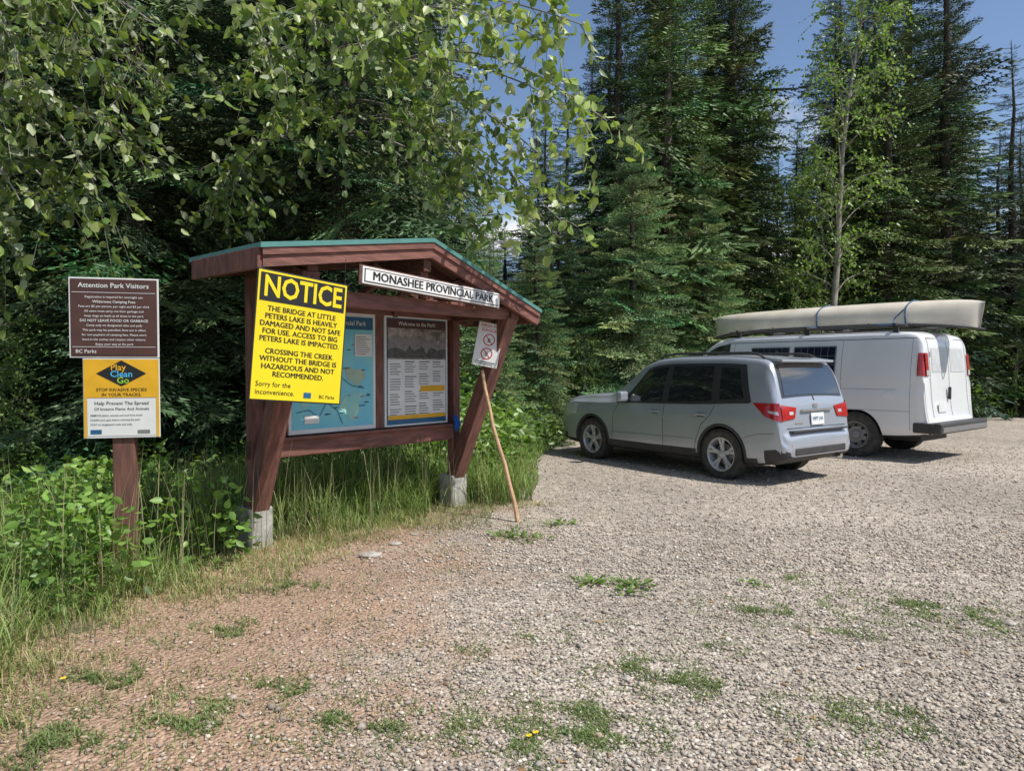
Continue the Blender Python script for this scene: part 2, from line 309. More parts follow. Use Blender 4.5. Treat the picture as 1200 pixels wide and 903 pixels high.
class Body:
    def __init__(s,top,w,belt,wb,wr,bot,L):
        s.top,s.w,s.belt,s.wb,s.wr,s.bot,s.L=[pchip(*zip(*q)) for q in (top,w,belt,wb,wr,bot)]+[L]
    def lev(s,x):
        zt=s.top(x); zb=s.bot(x); be=min(s.belt(x),zt-.10); zr=zt-min(.075,.5*(zt-be)); return zt,zb,be,zr
    def section(s,x):
        zt,zb,be,zr=s.lev(x); w=s.w(x); wb=w*s.wb(x); wr=min(s.wr(x),wb-.005); h=be-zb
        P=[(0,zb),(.5*w,zb),(.86*w,zb),(.94*w,zb+.04*h),(.972*w,zb+.12*h),(.985*w,zb+.25*h),(.990*w,zb+.4*h),(.994*w,zb+.52*h),(1.0*w,zb+.66*h),(1.002*w,zb+.75*h),(.990*w,zb+.84*h),(.977*w,zb+.93*h),(wb,be)]
        bul=.02 if zr-be>.2 else 0
        for t in (.12,.25,.4,.55,.7,.85,1): P.append((wb+(wr-wb)*t+bul*4*t*(1-t),be+(zr-be)*t))
        d=zt-zr
        P+=[(wr-.012,zr+.45*d),(wr-.045,zr+.8*d),(wr-.11,zt-.002)]
        we=wr-.11
        for q in (.8,.6,.4,.2,0): P.append((we*q,zt+.018*(1-q*q)))
        return P
    def side(s,x,t):
        zt,zb,be,zr=s.lev(x); w=s.w(x); wb=w*s.wb(x); wr=min(s.wr(x),wb-.005)
        return np.array([x,wb+(wr-wb)*t+.02*4*t*(1-t),be+(zr-be)*t])
    def topP(s,x,q):
        zt,zb,be,zr=s.lev(x); we=min(s.wr(x),s.w(x)*s.wb(x)-.005)-.11
        return np.array([x,we*q,zt+.018*(1-q*q)])
    def Y(s,x,z):
        P=s.section(x); zs=[p[1] for p in P[2:20]]; ys=[p[0] for p in P[2:20]]
        return float(np.interp(z,zs,ys))
    def sidez(s,x,z): return np.array([x,s.Y(x,z),z])
    def tailx(s,z):
        lo,hi=0,.7
        for _ in range(30):
            m=(lo+hi)/2
            if s.top(m)<z: lo=m
            else: hi=m
        return lo
    def mesh(s,name,xs,paint,black,wheels,R,parent,clad):
        V=[];Fc=[];n=None
        for x in xs:
            P=s.section(x); full=[(y,z) for y,z in P]+[(-y,z) for y,z in P[-2:0:-1]]
            n=len(full); V+=[(x,y,z) for y,z in full]
        for i in range(len(xs)-1):
            for j in range(n):
                a=i*n+j; b=i*n+(j+1)%n; Fc.append((a,b,b+n,a+n))
        Fc.append(tuple(range(n))[::-1]); Fc.append(tuple(range((len(xs)-1)*n,len(xs)*n)))
        o=pymesh(name,V,Fc,[paint,black],parent)
        bm=bmesh.new(); bm.from_mesh(o.data); bmesh.ops.recalc_face_normals(bm,faces=bm.faces); bm.to_mesh(o.data); bm.free()
        cut=[]
        for wx in wheels:
            for sy in (1,-1):
                bm=bmesh.new(); bmesh.ops.create_cone(bm,cap_ends=True,segments=48,radius1=R,radius2=R,depth=.8)
                bmesh.ops.rotate(bm,verts=bm.verts,matrix=Matrix.Rotation(math.pi/2,3,'X'),cent=(0,0,0))
                bmesh.ops.translate(bm,verts=bm.verts,vec=(wx,sy*(.55+.4),s.wz))
                me=bpy.data.meshes.new('cut'); bm.to_mesh(me); bm.free(); c=bpy.data.objects.new('cut',me); COL.objects.link(c)
                md=o.modifiers.new('b','BOOLEAN'); md.operation='DIFFERENCE'; md.object=c; md.solver='EXACT'
                c.parent=parent; cut.append(c)
        dg=bpy.context.evaluated_depsgraph_get(); dg.update()
        me=bpy.data.meshes.new_from_object(o.evaluated_get(dg)); o.modifiers.clear(); o.data=me
        for c in cut: bpy.data.objects.remove(c)
        me.materials.clear(); me.materials.append(paint); me.materials.append(black)
        for p in me.polygons:
            c=p.center; k=0
            if clad(c.x,abs(c.y),c.z): k=1
            for wx in wheels:
                if math.hypot(c.x-wx,c.z-s.wz)<R+.002 and abs(c.y)<s.w(c.x)-.004 and abs(p.normal.y)<.9 and c.z<s.wz+R+.01: 
                    if math.hypot(c.x-wx,c.z-s.wz)>R-.012: k=1
                if abs(abs(c.y)-.55)<.01 and abs(p.normal.y)>.9: k=1
            if p.normal.z<-.8: k=1
            p.material_index=k
        me.shade_smooth(); me.set_sharp_from_angle(angle=math.radians(38))
        return o
def panel(name,fn,c,m,parent,off=.004,nu=10,nv=6,mirror=False,inset=0):
    bl,br,tr,tl=[np.array(q,float) for q in c]
    P=np.zeros((nu+1,nv+1,3))
    for i in range(nu+1):
        for j in range(nv+1):
            u=i/nu;v=j/nv; q=(bl*(1-u)+br*u)*(1-v)+(tl*(1-u)+tr*u)*v; P[i,j]=fn(q[0],q[1])
    du=np.gradient(P,axis=0); dv=np.gradient(P,axis=1); N=np.cross(du,dv); N/=np.linalg.norm(N,axis=2)[...,None]+1e-12
    cen=np.array([P[...,0].mean()+(.8 if P[...,0].mean()<1 else 0)*(abs(P[...,1]).mean()<.55),0,.8])
    s=np.sign(((P-cen)*N).sum(2).mean()); P=P+N*off*(s if s else 1)
    for sy in ((1,-1) if mirror else (1,)):
        V=(P*np.array([1,sy,1])).reshape(-1,3); k=nv+1
        Fc=[(i*k+j,(i+1)*k+j,(i+1)*k+j+1,i*k+j+1) for i in range(nu) for j in range(nv)]
        if (s*sy)<0: Fc=[f[::-1] for f in Fc]
        pymesh(name,V,Fc,m,parent,smooth=True)
def seam(B,pts,parent,w=.005,m=None,off=.0015,name='panel_seam'):
    fn=B.sidez
    Q=[]
    for a,b in zip(pts[:-1],pts[1:]):
        n=max(2,int(math.hypot(b[0]-a[0],b[1]-a[1])/.06))
        for i in range(n): Q.append((a[0]+(b[0]-a[0])*i/n,a[1]+(b[1]-a[1])*i/n))
    Q.append(pts[-1]); Q=np.array(Q); T=np.gradient(Q,axis=0); T/=np.linalg.norm(T,axis=1)[:,None]; Nn_=np.stack([-T[:,1],T[:,0]],1)*w/2
    for sy in (1,-1):
        V=[];
        for q,nn in zip(Q,Nn_):
            for g in (q+nn,q-nn):
                p=fn(g[0],g[1]); V.append((p[0],sy*(p[1]+off),p[2]))
        pymesh(name,V,[(2*i,2*i+1,2*i+3,2*i+2) for i in range(len(Q)-1)],m or M_seam,parent)
def arch(B,wx,R0,R1,parent,m):
    for sy in (1,-1):
        V=[];n=36
        for i in range(n+1):
            a=math.radians(-28+236*i/n)
            for r,o in ((R0-.004,-.06),(R0-.004,.014),(R1-.012,.016),(R1,.001)):
                x=wx+r*math.cos(a); z=max(B.wz+r*math.sin(a),B.bot(x)+.01); V.append((x,sy*(B.Y(x,z)+o),z))
        pymesh('arch_trim',V,[(4*i+j,4*i+4+j,4*i+5+j,4*i+1+j) for i in range(n) for j in range(3)],m,parent,smooth=True)
def wheel(parent,x,y,z,R,wd,rim_r,mr,style,sy):
    e=empty('wheel',(x,y,z),0,parent)
    prof=[(rim_r-.01,-wd*.40),(rim_r+.02,-wd*.5),(R-.035,-wd*.5),(R-.012,-wd*.42),(R,-wd*.3),(R,wd*.3),(R-.012,wd*.42),(R-.035,wd*.5),(rim_r+.02,wd*.5),(rim_r,wd*.44)]
    n=56
    def lathe(nm,prof,m,smooth=True):
        V=[];Fc=[];k=len(prof)
        for i in range(n):
            a=2*math.pi*i/n
            for r,yy in prof: V.append((r*math.cos(a),yy*sy,r*math.sin(a)))
        for i in range(n):
            for j in range(k-1):
                a=i*k+j; b=((i+1)%n)*k+j; Fc.append((a,b,b+1,a+1))
        o=pymesh(nm,V,Fc,m,e,smooth=smooth)
        o.data.set_sharp_from_angle(angle=math.radians(35))
        return o
    lathe('tyre',prof,M_rub)
    V=[];Fc=[]
    for i in range(60):
        a0=2*math.pi*i/60; a1=a0+2*math.pi/60*.7
        for yy0,yy1 in ((-.45,-.12),(.12,.45)):
            b0=len(V)
            for aa in (a0,a1):
                for yy in (yy0*wd,yy1*wd): V.append(((R+.006)*math.cos(aa),yy,(R+.006)*math.sin(aa)))
                for yy in (yy0*wd,yy1*wd): V.append(((R-.02)*math.cos(aa),yy,(R-.02)*math.sin(aa)))
            Fc+=[(b0,b0+1,b0+5,b0+4),(b0,b0+2,b0+3,b0+1),(b0+4,b0+5,b0+7,b0+6),(b0,b0+4,b0+6,b0+2),(b0+1,b0+3,b0+7,b0+5)]
    pymesh('tread',V,Fc,M_rub,e)
    lathe('rim_barrel',[(rim_r+.012,wd*.45),(rim_r+.008,wd*.47),(rim_r-.006,wd*.46),(rim_r-.02,wd*.36),(rim_r-.03,-wd*.2),(.05,-wd*.22)],mr)
    lathe('brake_disc',[(.13,wd*.02),(.14,wd*.03),(.06,wd*.06),(.0,wd*.06)],M_rimw)
    lathe('well_shadow',[(rim_r-.028,-wd*.15),(.03,-wd*.15)],M_plast)
    if style=='alloy':
        for i in range(5):
            for dd in (-.17,.17):
                a=2*math.pi*i/5+.3
                V=[]; 
                for (r,ww,yy) in ((.045,.030,.33),(rim_r*.55,.021,.36),(rim_r-.008,.026,.44)):
                    aa=a+dd*(r/rim_r)
                    for q,yo in ((-ww,-.03),(-ww*.6,0),(ww*.6,0),(ww,-.03)):
                        V.append((r*math.cos(aa)-q*math.sin(aa),(yy*wd+yo*.5)*sy,r*math.sin(aa)+q*math.cos(aa)))
                Fc=[(4*i_+j,4*i_+j+1,4*i_+5+j,4*i_+4+j) for i_ in range(2) for j in range(3)]
                pymesh('spoke',V,Fc,mr,e)
        lathe('hub',[(.06,wd*.25),(.058,wd*.36),(.03,wd*.42),(0.001,wd*.42)],mr)
    else:
        lathe('steel_disc',[(rim_r-.02,wd*.38),(rim_r-.05,wd*.22),(rim_r*.62,wd*.30),(rim_r*.45,wd*.24),(.075,wd*.26),(.07,wd*.42),(.05,wd*.46),(.001,wd*.46)],mr)
        for i in range(8):
            a=2*math.pi*i/8; o=box('vent_hole',(rim_r*.70*math.cos(a),sy*wd*.275,rim_r*.70*math.sin(a)),(.035,.03,.045),M_seam,e,rot=(0,-a,0),bev=.01)
# ---- car (compact upright SUV)
CAR=empty('parked_car',(4.02,8.97,0),math.atan2(.809,-.588)); CAR.scale=(.955,.96,.985)
B=Body(top=[(0,.60),(.03,.655),(.06,.70),(.075,.80),(.09,.93),(.115,1.05),(.29,1.54),(.35,1.60),(.52,1.645),(1.2,1.68),(1.9,1.675),(2.25,1.65),(2.50,1.585),(3.16,1.15),(3.26,1.11),(3.7,1.08),(4.15,1.03),(4.40,.96),(4.52,.84),(4.57,.68),(4.6,.52)],
 w=[(0,.72),(.02,.78),(.06,.825),(.14,.86),(.3,.88),(.6,.89),(1.2,.885),(2.5,.89),(3.4,.89),(4.0,.885),(4.3,.85),(4.5,.77),(4.6,.62)],
 belt=[(0,1.05),(.5,1.04),(1.5,.99),(3.0,.955),(4.6,.93)],
 wb=[(0,.97),(4.6,.965)],
 wr=[(0,.78),(.12,.80),(.3,.745),(.5,.72),(1.5,.705),(2.3,.695),(2.7,.71),(3.2,.77),(3.6,.79),(4.3,.76),(4.6,.5)],
 bot=[(0,.38),(.15,.29),(.5,.24),(1,.23),(3.6,.23),(4.2,.24),(4.6,.32)],L=4.6)
B.wz=.34
xs=[0,.01,.02,.03,.045,.055,.06,.065,.07,.075,.08,.085,.09,.10,.11,.12,.13,.14]+list(np.arange(.16,4.3,.035))+[4.3,4.35,4.4,4.44,4.48,4.52,4.55,4.575,4.59,4.6]
B.mesh('body_shell',xs,M_silver,M_plast,(.98,3.62),.385,CAR,lambda x,y,z: z<.31 or (x<.3 and z<.45) or (x>4.3 and z<.38))
arch(B,.98,.385,.42,CAR,M_plast); arch(B,3.62,.385,.42,CAR,M_plast)
seam(B,[(1.42,.33),(2.3,.325),(3.2,.33)],CAR,w=.09,m=M_plast,off=.012,name='sill_cladding')
dk=mat('window_trim',(.05,.05,.052),.3,coat=.3)
panel('window_surround',B.side,[(.50,.04),(3.06,.04),(2.46,.95),(.66,.95)],dk,CAR,off=.004,nu=40,mirror=True)
panel('quarter_window',B.side,[(.62,.14),(1.02,.10),(1.06,.86),(.76,.84)],M_glass,CAR,off=.009,mirror=True)
panel('rear_door_window',B.side,[(1.16,.09),(1.96,.08),(1.93,.88),(1.20,.88)],M_glass,CAR,off=.009,mirror=True)
panel('front_door_window',B.side,[(2.08,.08),(2.86,.08),(2.44,.88),(2.05,.88)],M_glass,CAR,off=.009,nu=14,mirror=True)
panel('quarter_vent',B.side,[(2.90,.09),(2.99,.09),(2.66,.58),(2.63,.58)],M_glass,CAR,off=.009,nu=6,mirror=True)
panel('window_sill_trim',B.side,[(.52,.015),(3.02,.015),(3.0,.045),(.53,.045)],M_plast,CAR,off=.011,nu=40,nv=1,mirror=True)
panel('windshield',B.topP,[(3.10,-1.08),(3.10,1.08),(2.52,1.05),(2.52,-1.05)],M_glass,CAR,off=.004,nu=16)
panel('rear_glass_trim',B.topP,[(.135,-1.05),(.135,1.05),(.30,1.05),(.30,-1.05)],dk,CAR,off=.004,nu=16)
panel('rear_glass',B.topP,[(.142,-.98),(.142,.98),(.29,.96),(.29,-.96)],M_glass,CAR,off=.009,nu=16)
box('roof_spoiler',(.33,0,1.622),(.28,1.26,.035),M_silver,CAR,rot=(0,math.radians(-8),0),bev=.014)
box('brake_light',(.205,0,1.598),(.012,.26,.018),M_tail,CAR,bev=.003)
def tailP(y,z): return np.array([B.tailx(z),y,z])
panel('tail_lamp',tailP,[(.52,.86),(.80,.84),(.80,1.04),(.46,1.00)],M_tail,CAR,off=.012,mirror=True)
panel('tail_lamp_side',B.sidez,[(.08,.83),(.28,.89),(.48,1.06),(.12,1.06)],M_tail,CAR,off=.008,mirror=True)
panel('indicator_side',B.sidez,[(.11,.91),(.22,.935),(.25,.965),(.12,.955)],M_clear,CAR,off=.011,mirror=True)
panel('reverse_lamp',tailP,[(.55,.91),(.64,.91),(.64,.95),(.55,.95)],M_clear,CAR,off=.015,mirror=True)
panel('tailgate_seam',tailP,[(-.72,.735),(.72,.735),(.72,.742),(-.72,.742)],M_seam,CAR,off=.006,nu=8,nv=1)
box('licence_plate',(.058,0,.845),(.008,.31,.155),M_white,CAR,rot=(0,math.radians(5),0),bev=.002)
e=empty('plate_lettering',(.052,0,.845),-math.pi/2,CAR); text('WP7 L9A',.075,M_darkblue,e,0,-.002,0,bold=.02,sx=.85)
box('plate_garnish',(.070,0,.965),(.03,.74,.035),M_chrome,CAR,bev=.01)
box('badge',(.092,0,1.02),(.012,.11,.05),M_chrome,CAR,bev=.004)
box('badge_l',(.068,.42,.80),(.004,.18,.02),M_chrome,CAR,bev=.001)
box('bumper_step',(.045,0,.702),(.12,1.34,.02),M_plast,CAR,bev=.006)
for sy in(1,-1): box('bumper_reflector',(.03,sy*.63,.52),(.02,.14,.04),M_tail,CAR,rot=(0,0,sy*.35),bev=.006)
box('lower_valance',(.02,0,.44),(.06,1.24,.10),M_plast,CAR,bev=.02)
tube('exhaust',[(-.01,-.5,.32),(.3,-.5,.32)],.032,M_chrome,CAR)
tube('wiper',[(.115,0,1.09),(.145,.02,1.17),(.175,.33,1.25)],.008,M_plast,CAR,k=6)
tube('aerial',[(.75,0,1.67),(.68,0,1.74)],.008,M_plast,CAR,k=6)
for sy in (1,-1):
    tube('roof_rail',[(.45,sy*.625,1.635),(.55,sy*.625,1.69),(.7,sy*.625,1.715),(2.0,sy*.61,1.72),(2.25,sy*.605,1.69),(2.35,sy*.60,1.61)],.017,M_plast,CAR)
    box('mirror',(2.80,sy*.985,1.07),(.12,.2,.16),M_silver,CAR,rot=(0,0,sy*.15),bev=.04); box('mirror_arm',(2.83,sy*.87,1.01),(.07,.12,.03),M_plast,CAR)
    for x in (1.33,2.2): box('door_handle',(x,sy*(B.Y(x,.86)+.02),.865),(.19,.03,.03),M_silver,CAR,bev=.012); box('handle_cup',(x,sy*(B.Y(x,.86)+.001),.85),(.13,.006,.06),M_plast,CAR,bev=.003)
seam(B,[(2.03,.97),(2.04,.7),(2.04,.38)],CAR,w=.008); seam(B,[(1.10,1.0),(1.18,.85),(1.32,.72),(1.42,.5),(1.44,.38)],CAR,w=.008); seam(B,[(3.0,.95),(3.10,.8),(3.14,.38)],CAR,w=.008)
seam(B,[(1.45,.52),(3.15,.50)],CAR,w=.016,m=mat('crease_shade',(.31,.33,.38),.4,metal=.3),off=.002,name='crease_shade_strip')  # no separate part: darker strip paints the shade of the door crease
seam(B,[(.16,.68),(.4,.66),(.60,.60)],CAR)
panel('headlamp',B.sidez,[(4.00,.74),(4.46,.68),(4.42,.88),(3.97,.92)],M_clear,CAR,off=.008,mirror=True)
for x in (.98,3.62):
    for sy in (1,-1): wheel(CAR,x,sy*.775,.34,.34,.215,.222,M_rim,'alloy',sy)
box('underbody',(2.3,0,.33),(3.9,1.05,.2),M_plast,CAR); 
# ---- van
VAN=empty('parked_van',(7.21,11.25,0),math.atan2(.783,-.62))
B2=Body(top=[(0,.62),(.03,.70),(.05,.80),(.08,1.05),(.11,1.5),(.16,1.90),(.24,2.02),(.4,2.065),(1,2.08),(3.5,2.08),(3.85,2.04),(4.1,1.93),(4.75,1.36),(4.9,1.28),(5.3,1.18),(5.55,1.06),(5.66,.9),(5.7,.6)],
 w=[(0,.86),(.03,.92),(.08,.955),(.2,.985),(.6,1.0),(4.5,1.0),(5.2,.96),(5.5,.88),(5.7,.75)],
 belt=[(0,1.25),(4,1.25),(4.7,1.2),(5.7,1.05)], wb=[(0,.985),(5.7,.975)],
 wr=[(0,.85),(.12,.87),(.3,.86),(1,.865),(3.7,.85),(4.3,.84),(4.8,.88),(5.3,.84),(5.7,.6)],
 bot=[(0,.45),(.2,.40),(.8,.36),(4.8,.34),(5.7,.36)],L=5.7)
B2.wz=.375
xs=[0,.01,.02,.03,.04,.05,.06,.07,.08,.09,.10,.11,.12,.135,.15,.16,.18,.2,.22,.24,.27,.3,.35,.4]+list(np.arange(.45,5.2,.06))+[5.25,5.3,5.36,5.42,5.48,5.53,5.57,5.6,5.63,5.66,5.68,5.7]
B2.mesh('body_shell',xs,M_wpaint,M_plast,(1.15,4.58),.43,VAN,lambda x,y,z: z<.40)
for x in (1.15,4.58):
    for sy in (1,-1): wheel(VAN,x,sy*.86,.375,.375,.245,.215,M_rimw,'steel',sy)
def tailP2(y,z): return np.array([B2.tailx(z),y,z])
panel('tail_lamp',tailP2,[(.80,1.36),(.905,1.36),(.905,1.72),(.80,1.72)],M_tail,VAN,off=.012,mirror=True)
panel('tail_lamp_side',B2.sidez,[(.105,1.36),(.21,1.36),(.21,1.72),(.125,1.72)],M_tail,VAN,off=.010,mirror=True)
panel('reverse_lamp',tailP2,[(.81,1.37),(.90,1.37),(.90,1.45),(.81,1.45)],M_clear,VAN,off=.015,mirror=True)
box('rear_bumper',(-.06,0,.55),(.20,1.96,.17),M_plast,VAN,bev=.03); box('bumper_chrome',(-.165,0,.53),(.012,1.86,.08),M_rimw,VAN,bev=.004)
for sy in (1,-1): box('bumper_end',(.10,sy*.955,.55),(.30,.08,.16),M_plast,VAN,bev=.03)
def rseam(y0,z0,y1,z1,w=.010):
    if abs(y1-y0)<.01: panel('door_gap',tailP2,[(y0-w/2,z0),(y0+w/2,z0),(y1+w/2,z1),(y1-w/2,z1)],M_seam,VAN,off=.006,nu=1,nv=24)
    else: panel('door_gap',tailP2,[(y0,z0-w/2),(y1,z0-w/2),(y1,z0+w/2),(y0,z0+w/2)],M_seam,VAN,off=.006,nu=10,nv=1)
rseam(0,.70,0,1.95); rseam(-.74,.70,-.74,1.95); rseam(.74,.70,.74,1.95); rseam(-.74,1.955,.74,1.955)
panel('rear_window',tailP2,[(.08,1.42),(.66,1.42),(.64,1.80),(.08,1.80)],mat('painted_window_panel',(.68,.69,.70),.3,coat=.6),VAN,off=.006,mirror=True)
box('licence_plate',(.035,.40,.86),(.008,.31,.155),M_white,VAN,bev=.002)
box('rear_handle',(.045,.10,1.08),(.04,.05,.20),M_plast,VAN,bev=.01)
for z in (.9,1.3,1.7): box('hinge',(.105,.765,z),(.03,.02,.09),M_wpaint,VAN)
tube('fuel_cap',[(.62,1.0,1.02),(.62,1.006,1.02)],.085,M_wpaint,VAN,k=20)
seam(B2,[(.30,.5),(.30,1.95)],VAN,w=.004); seam(B2,[(.3,.80),(3.45,.80),(4.1,.8)],VAN,w=.014,m=mat('white_crease_shade',(.55,.55,.55),.4),off=.002)  # wider grey strip is crease shade put into colour, not a seam
seam(B2,[(3.52,.42),(3.52,1.93)],VAN); seam(B2,[(.25,1.96),(3.7,1.96)],VAN,w=.01); seam(B2,[(4.55,.9),(4.55,1.25)],VAN)
seam(B2,[(1.6,.43),(4.1,.43)],VAN,w=.05,m=M_plast,off=.01,name='running_board')
seam(B2,[(.5,1.14),(1.45,1.14)],VAN,w=.004); seam(B2,[(1.40,.6),(1.40,1.95)],VAN,w=.005); 
panel('front_door_window',B2.side,[(3.62,.05),(4.6,.05),(4.12,.93),(3.62,.93)],M_glass,VAN,off=.006,mirror=True)
panel('windshield',B2.topP,[(4.70,-1.05),(4.70,1.05),(4.08,1.02),(4.08,-1.02)],M_glass,VAN,off=.005)
M_solar=mat('solar_cell',(.010,.014,.035),.15,coat=.6)
for x0,x1 in ((1.50,2.28),(2.36,3.14)):
    panel('side_solar_panel_frame',B2.sidez,[(x0,1.22),(x1,1.22),(x1,1.86),(x0,1.86)],M_rimw,VAN,off=.012,mirror=True)
    panel('side_solar_panel',B2.sidez,[(x0+.02,1.24),(x1-.02,1.24),(x1-.02,1.84),(x0+.02,1.84)],M_solar,VAN,off=.018,mirror=True)
    for k in range(1,6):
        xx=x0+.02+(x1-x0-.04)*k/6; panel('cell_line',B2.sidez,[(xx-.003,1.24),(xx+.003,1.24),(xx+.003,1.84),(xx-.003,1.84)],M_grey,VAN,off=.021,nu=1,nv=8)
    for k in range(1,4):
        zz=1.24+.6*k/4; panel('cell_line',B2.sidez,[(x0+.02,zz-.003),(x1-.02,zz-.003),(x1-.02,zz+.003),(x0+.02,zz+.003)],M_grey,VAN,off=.021,nu=4,nv=1)
for sy in (1,-1):
    box('mirror',(4.42,sy*1.16,1.38),(.12,.2,.26),M_plast,VAN,bev=.03); box('mirror_arm',(4.45,sy*1.03,1.32),(.05,.16,.05),M_plast,VAN)
    tube('rack_side_rail',[(.45,sy*.78,2.17),(3.7,sy*.78,2.17)],.018,M_plast,VAN)
for x in (.6,2.1,3.5):
    box('rack_crossbar',(x,0,2.19),(.05,1.72,.04),M_plast,VAN)
    for sy in (1,-1): box('rack_foot',(x,sy*.78,2.115),(.08,.05,.13),M_plast,VAN)
panel('headlamp',B2.sidez,[(5.3,.78),(5.58,.78),(5.56,.98),(5.3,1.0)],M_clear,VAN,off=.006,mirror=True)
box('underbody',(2.8,0,.42),(5.0,1.05,.25),M_plast,VAN)
# ---- canoe
CAN=empty('canoe',(7.21,11.25,0),math.atan2(.783,-.62))
M_canoe=mat('canoe_gelcoat',(.80,.73,.60),.35,c2=(.68,.61,.49),scale=3,coat=.3)
V=[];Fc=[];n=60;k=22
def cw(u): return max(.012,.45*(1-abs(u)**2.6)**.65)
def gz(u): return 2.215-.12*abs(u)**4
def kz(u): return 2.62-.03*u*u-.06*abs(u)**12
for i in range(n+1):
    u=-1+2*i/n; x=2.1+u*2.5
    for j in range(k+1):
        a=math.pi*j/k; cy=math.cos(a); szn=math.sin(a)
        y=cw(u)*math.copysign(abs(cy)**.75,cy); z=gz(u)+(kz(u)-gz(u))*szn**.72
        V.append((x+ (0.06*(1-szn)*(-1 if u>0 else 1) if abs(u)>.97 else 0),y,z))
for i in range(n):
    for j in range(k): a=i*(k+1)+j; Fc.append((a,a+1,a+k+2,a+k+1))
Fc.append(tuple(range(k+1))); Fc.append(tuple(range(n*(k+1),(n+1)*(k+1)))[::-1])
o=pymesh('hull',V,Fc,M_canoe,CAN,smooth=True)
for sy in (1,-1): tube('gunwale',[(2.1+u*2.5,sy*(cw(u)+.005),gz(u)+.004) for u in np.linspace(-1,1,40)],.016,M_plast,CAN)
for x in (1.2,3.0): tube('thwart',[(x,-.43,2.24),(x,.43,2.24)],.018,M_stick,CAN)
M_strap=mat('blue_strap',(.02,.10,.22),.7)
for x in (.62,2.1):
    P=[(x,.80,2.20)]
    for j in range(17):
        a=math.pi*j/16; cy=math.cos(a); u=(x-2.1)/2.5; P.append((x+.02*math.sin(3*a),(cw(u)+.012)*math.copysign(abs(cy)**.75,cy),gz(u)+.01+(kz(u)-gz(u))*math.sin(a)**.72))
    P.append((x,-.80,2.20)); tube('strap',P,.012,M_strap,CAN,k=5)
tube('strap_tail',[(.62,.46,2.45),(.75,.50,2.3),(.72,.62,2.21),(.95,.70,2.2)],.012,M_strap,CAN,k=5)

# ---------------- terrain ----------------
YS=[-30,2.2,2.9,3.7,4.5,5.4,6.2,7.1,7.6,9,11,15,17.5,19,20,20.5,21,22,300]
XS=[-1.8,-1.9,-2.15,-2.5,-2.15,-1.75,-1.3,-.5,.2,.35,.4,1.3,3,6,10,15,30,60,60]
def Xb(y): return np.interp(y,YS,XS)
def matground():
    m=bpy.data.materials.new('forest_floor'); N,L=nt(m); b=N['Principled BSDF']; b.inputs['Roughness'].default_value=1
    ge=N.new('ShaderNodeNewGeometry'); no=N.new('ShaderNodeTexNoise'); no.inputs['Scale'].default_value=3; no.inputs['Detail'].default_value=8
    L.new(ge.outputs['Position'],no.inputs['Vector']); r=N.new('ShaderNodeValToRGB')
    r.color_ramp.elements[0].color=(.07,.075,.035,1); r.color_ramp.elements[1].color=(.28,.22,.14,1); r.color_ramp.elements[0].position=.35; r.color_ramp.elements[1].position=.65
    L.new(no.outputs['Fac'],r.inputs[0]); L.new(r.outputs[0],b.inputs['Base Color']); return m
o=pymesh('ground',[(-400,-400,0),(400,-400,0),(400,400,0),(-400,400,0)],[(0,1,2,3)],matground())
